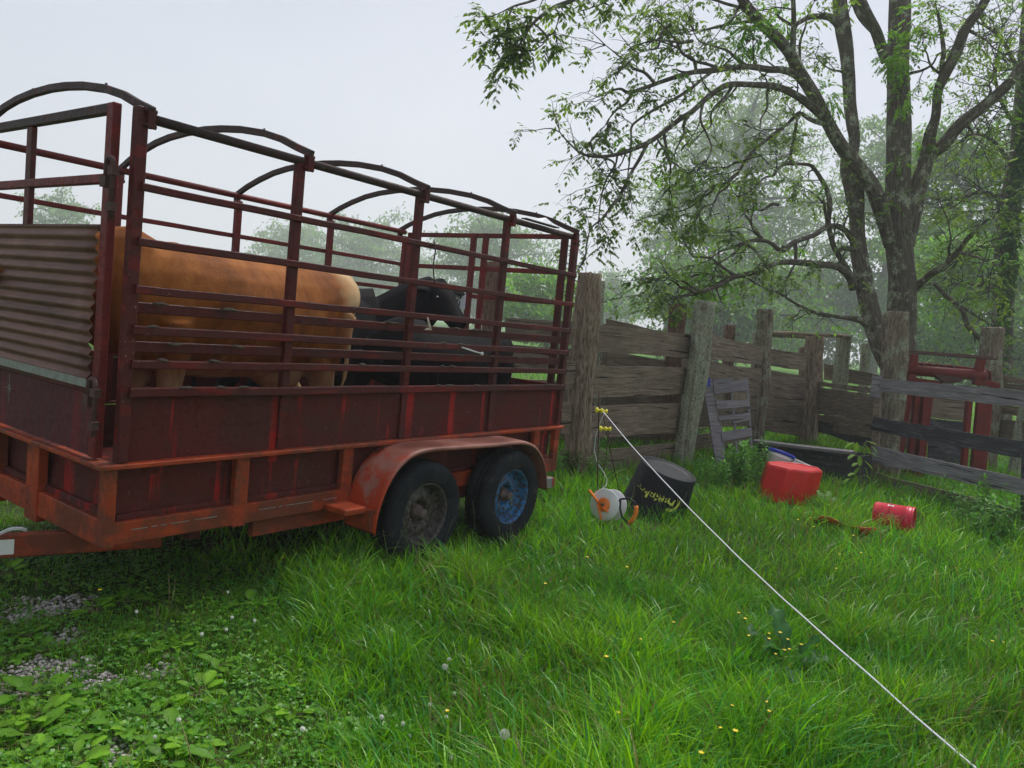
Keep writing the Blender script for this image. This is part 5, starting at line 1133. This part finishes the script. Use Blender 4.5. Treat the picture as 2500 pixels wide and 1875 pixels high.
def blades(name,n,d0,d1,pw,seed,kind='tall',lab=None):
    rng=np.random.default_rng(seed); P,d=sector(n,d0,d1,pw,rng); T_=tallness(P); gm=gravelm(P); 
    clump=vnoise(P,5,4); keep=(rng.random(n)<(.45+.55*T_)*(.5+.8*clump))&(rng.random(n)>gm*.97)&~(underT(P)&(rng.random(n)<.55))
    # tyres press the grass flat
    for wx in (1.985,2.945): keep&=~((abs(P[:,0]-wx)<.20)&(P[:,1]>-.24)&(P[:,1]<0.0))
    P=P[keep]; T_=T_[keep]; d=d[keep]; n=len(P); Z=gzv(P)
    big=vnoise(P,.8,5); mid=vnoise(P,2.6,6)
    L=(.03+.075*rng.random(n)**1.5)*(1-T_)+T_*(.08+.15*rng.random(n)**1.3+.11*mid); L*=np.where(underT(P),.6,1); L*=(.85+.35*big)*(.62+.7*vnoise(P,5.5,31))
    for c_,r_ in lows: L*=1-.55*np.clip(1.6-np.linalg.norm(P-c_,axis=1)/r_,0,1)
    W=(.0036+.0085*rng.random(n)**1.9)*(1+np.clip(d-5,0,20)*.10)*(.6+.4*T_)
    lean=rng.uniform(0,2*np.pi,n)+0; ang=2.2*(vnoise(P,1.3,8)*2*np.pi); la=lean*.85+ang*.15; k=.15+1.0*rng.random(n)
    D=np.stack([np.cos(la),np.sin(la)],1); S_=np.stack([-D[:,1],D[:,0]],1); fa=rng.uniform(0,2*np.pi,n); F_=np.stack([np.cos(fa),np.sin(fa)],1)
    b=np.concatenate([P,Z[:,None]-.01],1); z=np.zeros((n,1))
    def pt(t): # position along the blade
        out=(k*L*t**1.9*.85)[:,None]; up_=(L*(t-.32*k*t**2.4))[:,None]; return b+np.concatenate([D*out,up_],1)
    def sd(w_): return np.concatenate([F_*(W*w_)[:,None],z],1)
    p0,p1,p2,p3=b,pt(.4),pt(.75),pt(1.)
    v=np.stack([p0-sd(.45),p0+sd(.45),p1-sd(.5),p1+sd(.5),p2-sd(.33),p2+sd(.33),p3],1).reshape(-1,3)
    i=np.arange(n)[:,None]*7; q=np.concatenate([i+np.array([[0,1,3,2]]),i+np.array([[2,3,5,4]])],0); t=i+np.array([[4,5,6]])
    c0=np.array((.042,.195,.007)); c1=np.array((.23,.45,.010)); c2=np.array((.055,.215,.045)); mixv=np.clip(mid*.6+rng.random(n)*.5-.05,0,1)[:,None]
    c=c0*(1-mixv)+c1*mixv; bl=(rng.random(n)<.22)[:,None]; c=np.where(bl,c2*(1.0+.4*rng.random((n,1))),c); dry=(rng.random(n)<.035+.10*(vnoise(P,1.1,21)>.70))[:,None]; c=np.where(dry,np.array((.20,.17,.07)),c); c=c*(.72+.6*big[:,None])*(.6+.8*rng.random((n,1)))
    cc=np.repeat(c,7,axis=0); 
    o=npmesh(name,v,quads=q,tris=t,col=cc,mat=M['grass']); tag(o,lab,'grass',kind='stuff'); return o
blades('grass',150000,1.5,5.2,.6,51,lab='lush green tall grass covering the foreground')
blades('grass',165000,5.0,16,1.0,52,lab='green grass of the pen around the tubs and fences')
blades('grass',60000,15,60,1.3,53,lab='grass of the field behind the fences')
def shortgrass():
    rng=np.random.default_rng(57); P=np.stack([rng.uniform(-1.6,1.3,90000),rng.uniform(-2.2,2.6,90000)],1); keep=(tallness(P)<.6)&(rng.random(len(P))>gravelm(P)*.95)&(vnoise(P,7,41)>.38)&~(underT(P)&(rng.random(len(P))<.8)); P=P[keep]; n=len(P); Z=gzv(P)
    L=.025+.06*rng.random(n)**1.4; W=.0022+.0025*rng.random(n); a=rng.uniform(0,6.283,n); D=np.stack([np.cos(a),np.sin(a)],1); f=rng.uniform(0,6.283,n); F_=np.stack([np.cos(f),np.sin(f),np.zeros(n)],1)*W[:,None]/2; k=rng.uniform(.2,1.1,n)
    b=np.stack([P[:,0],P[:,1],Z-.004],1); m_=b+np.concatenate([D*(L*k*.3)[:,None],(L*.6)[:,None]],1); t_=b+np.concatenate([D*(L*k)[:,None],(L*(1-.35*k))[:,None]],1)
    v=np.stack([b-F_,b+F_,m_-F_*.9,m_+F_*.9,t_],1).reshape(-1,3); i=np.arange(n)[:,None]*5; c=np.array((.06,.21,.012))+np.array((.14,.18,0))*rng.random((n,1)); c=np.where(rng.random((n,1))<.10,np.array((.24,.19,.09)),c)*(.6+.7*rng.random((n,1)))
    o=npmesh('grass',v,quads=i+np.array([[0,1,3,2]]),tris=i+np.array([[2,3,4]]),col=np.repeat(c,5,axis=0),mat=M['grass']); tag(o,'short patchy turf mixed with straw around the gravel','grass',kind='stuff')
shortgrass()
# seed stalks
def stalks(n,seed):
    rng=np.random.default_rng(seed); P,d=sector(n,2.3,9,.9,rng); T_=tallness(P); keep=(T_>.7)&~underT(P); P=P[keep]; n=len(P); mb=MB(); LV=Leaves(); r=random.Random(seed)
    for x,y in P:
        z=gz(x,y); h=r.uniform(.22,.42); a=r.uniform(0,6.28); k=r.uniform(.03,.14); pts=[V((x+math.cos(a)*k*t*t,y+math.sin(a)*k*t*t,z+h*t)) for t in (0,.35,.7,.9,1)]
        mb.tube(pts,[.0012,.0011,.0009,.0007,.0004],3,False)
        for q in range(14):
            t=.72+.28*q/13; p=np.array((x+math.cos(a)*k*t*t,y+math.sin(a)*k*t*t,z+h*t)); LV.add(p,(r.gauss(0,.5),r.gauss(0,.5),1.2),(r.gauss(0,1),r.gauss(0,1),.1),.012,.004,np.array((.13,.17,.06))*r.uniform(.8,1.4))
    o=mb.build('grass_stalks',foliage_col('stalk_green',(.10,.14,.045)),None); tag(o,'thin pale seed stalks standing above the grass','grass stalks',kind='stuff'); s_=LV.build('seed_heads',None,mat=M['grass']); s_.parent=o
def foliage_col(name,c): return simple(name,c,.6,.2,30,0)
stalks(900,61)
# clover and small-leaved ground cover
def clover(n,d1,seed,lab,smin,smax):
    rng=np.random.default_rng(seed); P,d=sector(n,1.9,d1,.7,rng); T_=tallness(P); gm=gravelm(P); cl=vnoise(P,3.2,12); keep=(rng.random(n)<(.95-.75*T_)*np.clip(cl*1.9-.25,0.1,1))&(rng.random(n)>gm*.93); P=P[keep]; n=len(P); Z=gzv(P); h=.012+.035*rng.random(n); LV=Leaves()
    s_=rng.uniform(smin,smax,n); a0=rng.uniform(0,6.28,n); tone=vnoise(P,2.2,13)
    for k in range(3):
        a=a0+k*2.094; D=np.stack([np.cos(a),np.sin(a),rng.uniform(-.2,.5,n)],1); LV.p+=list(np.stack([P[:,0],P[:,1],Z+h],1)); LV.d+=list(D); N_=rng.normal(0,.35,(n,3)); N_[:,2]=1; LV.n+=list(N_); LV.l+=list(s_); LV.w+=list(s_*.95)
        c=np.array((.05,.20,.02))+np.array((.13,.18,.0))*tone[:,None]*rng.random((n,1)); LV.c+=list(c*(.7+.7*rng.random((n,1))))
    o=LV.build('clover',None,mat=M['grass']); tag(o,lab,'clover',kind='stuff')
clover(70000,6.0,71,'low dark green clover carpet around the gravel',.010,.020)
# pebbles
rng=np.random.default_rng(81); pts=[]
for c,r_ in gravel:
    k=int(11000*r_*r_)+50; a=rng.uniform(0,6.28,k); q=rng.random(k)**.5*r_*1.35; pts.append(np.stack([c[0]+q*np.cos(a),c[1]+q*np.sin(a)],1))
P=np.concatenate(pts); P=P[gravelm(P)>.15]; n=len(P); Z=gzv(P); s_=.0045+.009*rng.random(n)**2
base_=np.array([(1,0,0),(0,1,0),(-1,0,0),(0,-1,0),(0,0,.7),(0,0,-.7)]); base_=base_[None]*(1+rng.normal(0,.18,(n,6,1))); rz=rng.uniform(0,6.28,n); cs,sn=np.cos(rz),np.sin(rz)
bx=(base_[:,:,0]*cs[:,None]*1.4-base_[:,:,1]*sn[:,None]); by=(base_[:,:,0]*sn[:,None]*1.4+base_[:,:,1]*cs[:,None]); v=np.stack([bx,by,base_[:,:,2]],2)*s_[:,None,None]+np.stack([P[:,0],P[:,1],Z+s_*.3],1)[:,None,:]
tr=np.array([(0,1,4),(1,2,4),(2,3,4),(3,0,4),(1,0,5),(2,1,5),(3,2,5),(0,3,5)]); t=(np.arange(n)[:,None,None]*6+tr[None]).reshape(-1,3); cc=np.array((.38,.345,.31))*(.5+.9*rng.random((n,1)))
pm=foliage('pebble',0,.9,.3); o=npmesh('gravel',v.reshape(-1,3),tris=t,col=np.repeat(cc,6,axis=0),mat=pm); tag(o,'pale grey gravel showing through the weeds at lower left','gravel',kind='stuff')
# broad-leaved weeds, each its own plant
def leafmesh(LVv,LVf,LVc,p,d,L,Wd,col,droop=.35,fold=.25,wav=.0,r=random):
    """one broad leaf: 7 stations x 3"""
    p=np.array(p,float); d=np.array(d,float); d/=np.linalg.norm(d); up=np.array((0,0,1.)); sd=np.cross(d,up); sd/=np.linalg.norm(sd)+1e-6; o=len(LVv); prof=(.10,.50,.80,.96,1.0,.95,.80,.52,.10); th=0
    q=p.copy(); dd=d.copy()
    for i,w_ in enumerate(prof):
        nn=np.cross(sd,dd); ww=Wd/2*w_; wv=wav*math.sin(i*2.4+Wd*90)*Wd
        LVv+= [q-sd*ww+nn*fold*ww+nn*wv,q.copy(),q+sd*ww+nn*fold*ww-nn*wv]; e_=1+.10*math.sin(i*2.1); LVc+=[col*.92*e_,col*1.35,col*1.02*e_]
        dd=dd-up*droop/8; dd/=np.linalg.norm(dd); q=q+dd*L*(.135 if i<6 else .10)
    for i in range(8):
        for j in (0,1): LVf.append((o+i*3+j,o+i*3+j+1,o+(i+1)*3+j+1,o+(i+1)*3+j))
def rosette(name,label,cat,n,L,Wd,col,seed,el=(.1,.6),group=None,droop=.5,wav=.04,petiole=.03):
    r=random.Random(seed); Vv=[];Ff=[];Cc=[]; mb=MB()
    for k in range(n):
        a=k*2.4+r.uniform(-.4,.4); e=r.uniform(*el); d=(math.cos(a)*math.cos(e),math.sin(a)*math.cos(e),math.sin(e)); l=L*r.uniform(.6,1.15); c=np.array(col)*r.uniform(.75,1.3); pe=petiole*r.uniform(.6,1.4); s0=np.array(d)*pe
        mb.tube([(0,0,0),tuple(s0)],.0022,4,False); leafmesh(Vv,Ff,Cc,s0,d,l,Wd*l/L*r.uniform(.85,1.1),c,droop,.2,wav,r)
    o=npmesh(name,np.array(Vv),quads=np.array(Ff),col=np.array(Cc),mat=M['leaf'],smooth=True); st=mb.build('stalks',foliage_col('weed_stalk',(.14,.10,.05)),None); st.parent=o; tag(o,label,cat,group); return o
def place(o,x,y,sc=1,rz=0,z=0): o.location=(x,y,gz(x,y)+z); o.rotation_euler=(0,0,rz); o.scale=(sc,)*3; return o
P1=rosette('plantain','broad-leaved light green weed growing low among the gravel and clover','weed',8,.085,.05,(.14,.32,.02),1,group='broad-leaved weeds at lower left')
P2=rosette('plantain','broad-leaved light green weed growing low among the gravel and clover','weed',6,.10,.058,(.11,.27,.02),2,group='broad-leaved weeds at lower left')
P3=rosette('plantain','broad-leaved light green weed growing low among the gravel and clover','weed',10,.075,.04,(.17,.35,.022),3,group='broad-leaved weeds at lower left')
pro=[P1,P2,P3]; first=[True]*3; r=random.Random(12)
spots=[(20,1730),(60,1760),(110,1745),(160,1800),(30,1820),(90,1850),(130,1830),(200,1760),(240,1740),(230,1795),(210,1850),(270,1720),(330,1790),(380,1830),(420,1790),(370,1760),(300,1700),(250,1690),(350,1700),(60,1700),(10,1780),(150,1730),(400,1865),(340,1860),(450,1760),(470,1820),(310,1560),(330,1585),(430,1580),(395,1600),(225,1500),(260,1485),(290,1480),(600,1490),(640,1485),(560,1370),(545,1390),(700,1690),(640,1745),(720,1755),(680,1790),(620,1770),(800,1690),(830,1800),(900,1790),(950,1760),(860,1840),(520,1650),(530,1640),(20,1600),(60,1560),(100,1590),(30,1870),(80,1800),(180,1870),(540,1860),(20,1400),(60,1430),(1210,1815),(1230,1790),(780,1560),(520,1430),(490,1700),(300,1770),(115,1700)]
for i,(x,y) in enumerate(spots):
    x+=r.uniform(-10,10); y+=r.uniform(-8,8); k=r.randint(0,2); o=pro[k]
    if not first[k]: o=copy_tree(o)
    first[k]=False; p=onz(x,y); place(o,p.x,p.y,r.uniform(.7,1.25),r.uniform(0,6.28),.012)
dk=rosette('dock_plant','large dark blue-green dock plant with wavy leaves in the grass below the rope','weed',13,.26,.085,(.04,.13,.03),31,(.35,1.25),None,.9,.25,.06); p=onz(1925,1655); place(dk,p.x,p.y,.95,.4,.02)
dk2=rosette('dock_plant','tall dock plant with light green upright leaves left of the dark one','weed',7,.24,.07,(.07,.17,.02),33,(.7,1.4),None,.5,.15,.05); p=onz(1850,1560); place(dk2,p.x,p.y,.55,1.4,.02)
dk3=rosette('dock_plant','light green leafy weed in the grass left of the orange strap','weed',8,.16,.07,(.09,.22,.02),34,(.4,1.2),None,.5,.1,.05); p=onz(2015,1262); place(dk3,p.x,p.y,1.0,.2,.08)
# tall whorled weeds along the fence
def weed(seed,h=.6,bush=3):
    r=random.Random(seed); Vv=[];Ff=[];Cc=[]; mb=MB()
    for s_ in range(bush):
        bx,by=r.gauss(0,.06),r.gauss(0,.06); ax_,ay_=r.gauss(0,.08),r.gauss(0,.08); hh=h*r.uniform(.65,1.1); mb.tube([(bx,by,-.03),(bx+ax_*.5,by+ay_*.5,hh*.5),(bx+ax_,by+ay_,hh)],[.004,.003,.002],5,False)
        nl=int(hh/.018)
        for k in range(nl):
            t=.15+.85*k/nl; a=k*2.4+r.uniform(-.4,.4); e=r.uniform(-.1,.5)+.5*(t>.92); L=.12*(1.15-.5*t)*r.uniform(.8,1.3); leafmesh(Vv,Ff,Cc,(bx+ax_*t,by+ay_*t,hh*t),(math.cos(a)*math.cos(e),math.sin(a)*math.cos(e),math.sin(e)),L,.030,np.array((.075,.22,.022))*r.uniform(.7,1.4),.6,.2,.03)
    o=npmesh('tall_weed',np.array(Vv),quads=np.array(Ff),col=np.array(Cc),mat=M['leaf'],smooth=True); st=mb.build('stem',foliage_col('stem_green',(.06,.11,.03)),None); st.parent=o; return o
W0=[weed(41,.6,5),weed(42,.5,6),weed(43,.65,4)]
fw=[True]*3
for i,(x,y,sc,lab) in enumerate(((1832,1187,.9,'leafy dark green weed clump left of the red tub'),(1800,1192,1.0,'leafy dark green weed clump left of the red tub'),(1815,1203,.9,'leafy dark green weed clump left of the red tub'),(1778,1190,.85,'leafy dark green weed clump left of the red tub'),(1758,1205,.7,'leafy dark green weed clump left of the red tub'),(1722,1192,.6,'leafy dark green weed clump left of the red tub'),
  (1355,1190,.75,'small weed clump between the trailer corner and the thick post'),(1375,1175,.7,'small weed clump between the trailer corner and the thick post'),(1455,1180,.75,'weed clump at the right foot of the thick post'),(1435,1190,.6,'weed clump at the right foot of the thick post'),(1690,1105,1.0,'weed growing behind the leaning post'),(1620,1075,.9,'weed growing behind the leaning post'),
  (2345,1285,.75,'tall weed growing up in front of the board gate'),(2420,1315,.8,'tall weed growing up in front of the board gate'),(2372,1310,.7,'tall weed growing up in front of the board gate'),(2455,1335,.85,'tall weed growing up in front of the board gate'),(2395,1270,.9,'tall weed growing up in front of the board gate'),(2300,1240,.6,'tall weed growing up in front of the board gate'),(2480,1290,.7,'tall weed growing up in front of the board gate'))):
    k=i%3; o=W0[k]
    if not fw[k]: o=copy_tree(o)
    fw[k]=False; p=onz(x,y); place(o,p.x,p.y,sc,i*1.3); tag(o,lab,'weed',lab.replace('weed clump','weed clumps').replace('tall weed','tall weeds').replace('weed growing behind','weeds growing behind'))
# sapling with lime leaves by the gate post
sp=onz(2095,1185); sp_=V((sp.x,sp.y,0)); ts=9.45; sp_=V((at(2098,1190,ts).x,at(2098,1190,ts).y,0)); SG=thing('sapling','thin sapling with lime green pointed leaves left of the gate post','sapling',tuple(sp_)); mb=MB()
pts=[at(x,y,ts) for x,y in ((2098,1190),(2100,1150),(2104,1110),(2112,1085),(2116,1075))]; mb.tube(pts,.005,5)
Vv=[];Ff=[];Cc=[]; r=random.Random(8)
for x,y,dx,dy,l in ((2085,1080,-1,.3,.14),(2092,1080,-.2,1,.12),(2108,1082,.8,.8,.12),(2115,1078,1,.1,.13),(2088,1110,-1,.2,.13),(2098,1112,-.1,1,.13),(2110,1125,.9,.7,.14),(2112,1140,.3,1,.14),(2100,1140,-.8,.8,.14),(2088,1155,-1,.1,.11),(2092,1160,-.4,.8,.13),(2075,1168,-1,.4,.12),(2108,1160,.8,.3,.1),(2120,1105,.9,.2,.11),(2128,1090,.6,.6,.10),(2095,1130,-.9,.2,.1),(2080,1085,-.8,.6,.1),(2105,1095,.2,.9,.1)):
    d=CR*dx-CU*dy-CF*r.uniform(.1,.7); leafmesh(Vv,Ff,Cc,at(x,y,ts-.03),d,l,.062,np.array((.16,.30,.022))*r.uniform(.7,1.2),.5,.25,.02); mb.tube([at(x,y,ts-.03),at(2104,y+14,ts)],.002,4,False)
mb.build('stem',foliage_col('sap_stem',(.10,.10,.04)),SG,base=SG['_b']); npmesh('leaves',np.array(Vv),quads=np.array(Ff),col=np.array(Cc),mat=M['leaf'],parent=SG,base=SG['_b'],smooth=True)
# flowers
def flower(kind):
    mb=MB()
    if kind=='buttercup':
        mb.tube([(0,0,0),(.006,.004,.12),(.012,.0,.235)],.0012,4,False); o=mb.build('buttercup',foliage_col('bstem',(.06,.12,.02)),None); q=MB(); c=V((.012,0,.236))
        for k in range(5): a=k*1.2566; d=V((math.cos(a),math.sin(a),.55)); s_=V((-math.sin(a),math.cos(a),0)); q.add([c,c+d*.006+s_*.0055,c+d*.0115,c+d*.006-s_*.0055],[(0,1,2,3)])
        h=q.build('petals',M['petal'],None); h.parent=o
    elif kind=='clover':
        mb.tube([(0,0,0),(.004,.0,.05),(.004,.004,.10)],.0011,4,False); o=mb.build('clover_flower',foliage_col('cstem',(.10,.10,.05)),None); q=MB(); c=V((.004,.004,.104)); r=random.Random(2)
        for k in range(46):
            z=1-2*(k+.5)/46; a=k*2.4; rr2=math.sqrt(max(0,1-z*z)); d=V((rr2*math.cos(a),rr2*math.sin(a),z)); u=d.cross(V((.3,.2,1))).normalized(); q.add([c+d*.003,c+d*.007+u*.0016,c+d*.0115,c+d*.007-u*.0016],[(0,1,2,3)])
        q.lathe([(0,-.007),(.006,-.004),(.0075,0),(.006,.004),(0,.007)],c,(0,0,1),8)
        h=q.build('flower_head',M['petalwhite'],None); h.parent=o
    else:
        mb.tube([(0,0,0),(.0,.004,.10),(-.003,.006,.19)],.0016,5,False); o=mb.build('dandelion',foliage_col('dstem',(.13,.11,.05)),None); q=MB(); c=V((-.003,.006,.20))
        for k in range(150):
            z=1-2*(k+.5)/150; a=k*2.4; rr2=math.sqrt(max(0,1-z*z)); d=V((rr2*math.cos(a),rr2*math.sin(a),z)); u=d.cross(V((.3,.2,1))).normalized(); w2=d.cross(u); q.add([c+d*.004,c+d*.017+u*.0004,c+d*.017-u*.0004],[(0,1,2)]); q.add([c+d*.0165+u*.0042,c+d*.019+w2*.0012,c+d*.0165-u*.0042],[(0,1,2)]); q.add([c+d*.0165+w2*.0042,c+d*.019+u*.0012,c+d*.0165-w2*.0042],[(0,1,2)])
        q.lathe([(0,-.004),(.004,0),(0,.004)],c,(0,0,1),8)
        h=q.build('seed_head',M['petalwhite'],None); h.parent=o
    return o
M['petal']=simple('petal_yellow',(.80,.60,.01),.5,.1,30,0); M['petalwhite']=simple('petal_white',(.62,.64,.55),.7,.15,60,0)
bc=flower('buttercup'); tag(bc,'small yellow buttercup standing in the tall grass','buttercup','buttercups in the grass'); f_=True; r=random.Random(77)
for x,y in ((1827,1512),(1827,1536),(1884,1525),(1905,1537),(1925,1540),(1875,1553),(1896,1575),(1926,1567),(1912,1580),(1965,1557),(1994,1554),(1811,1486),(1795,1697),(1876,1686),(1877,1716),(1760,1740),(1790,1784),(1708,1830),(2437,1528),(2450,1540),(2428,1555),(2048,1343),(2046,1378),(2084,1312),(1947,1272),(1985,1288),(1983,1262),(1435,1343),(1340,1420),(1532,1384),(1567,1545),(1511,1718),(1096,1700),(1480,1598),(700,1343),(247,1435),(1650,1500),(2100,1349)):
    o=bc if f_ else copy_tree(bc); f_=False; t=onz(x,y,.24); place(o,t.x-.012,t.y,r.uniform(.75,1.05),0)
    o.rotation_euler=(0,0,r.uniform(0,6.28))
cv=flower('clover'); tag(cv,'round white clover flower in the low growth','clover flower','white clover flowers in the foreground'); f_=True
for x,y in ((1094,1605),(1112,1678),(1088,1732),(985,1755),(1005,1765),(935,1742),(1340,1695),(1388,1804),(1164,1823),(1234,1865),(1330,1858),(1396,1875),(1104,1829),(738,1764),(556,1526),(623,1513),(337,1485),(558,1435),(1050,1690),(380,1765),(215,1580),(2315,1267),(490,1540),(1120,1640),(440,1730),(565,1497)):
    o=cv if f_ else copy_tree(cv); f_=False; t=onz(x,y,.12); place(o,t.x,t.y,r.uniform(.7,1.1),r.uniform(0,6.28))
dn=flower('dandelion'); tag(dn,'white dandelion seed clock near the bottom edge of the picture','dandelion clock'); t=onz(1237,1790,.20); place(dn,t.x,t.y,1,0)
dn2=copy_tree(dn); tag(dn2,'smaller pale dandelion clock left of the brightest one','dandelion clock'); t=onz(1090,1610,.17); place(dn2,t.x,t.y,.72,1)
# dry stalks
for i,(x,y,x1,y1) in enumerate(((410,1490,412,1400),(414,1490,428,1415),(1330,1810,1345,1700),(1045,1850,1050,1690),(470,1875,440,1760))):
    p0=onz(x,y); t0=(p0-V(CAM)).dot(V(CF)); p1=at(x1,y1,t0); o=MB().tube([p0,p0.lerp(p1,.5)+V((.006,0,0)),p1],[.0022,.0018,.001],5).build('dry_stalk',foliage_col('dry',(.30,.20,.11)),None,base=tuple(p0)); tag(o,'straight dry brown plant stalk standing in the low growth','dry stalk','dry stalks in the foreground')
# ------------------------------------------------------------------ haze
mb=MB(); mb.bb(-262,262,-262,262,-1.2,90)
hz_=bpy.data.materials.new('haze'); hz_.use_nodes=True; n_=hz_.node_tree; n_.nodes.clear(); o_=n_.nodes.new('ShaderNodeOutputMaterial'); v_=n_.nodes.new('ShaderNodeVolumePrincipled'); v_.inputs['Color'].default_value=(.97,.98,1,1); v_.inputs['Density'].default_value=.0020; v_.inputs['Anisotropy'].default_value=.2; n_.links.new(v_.outputs[0],o_.inputs['Volume'])
ho=mb.build('haze',hz_); tag(ho,'thin morning mist filling the air over the farmyard','haze',kind='stuff')
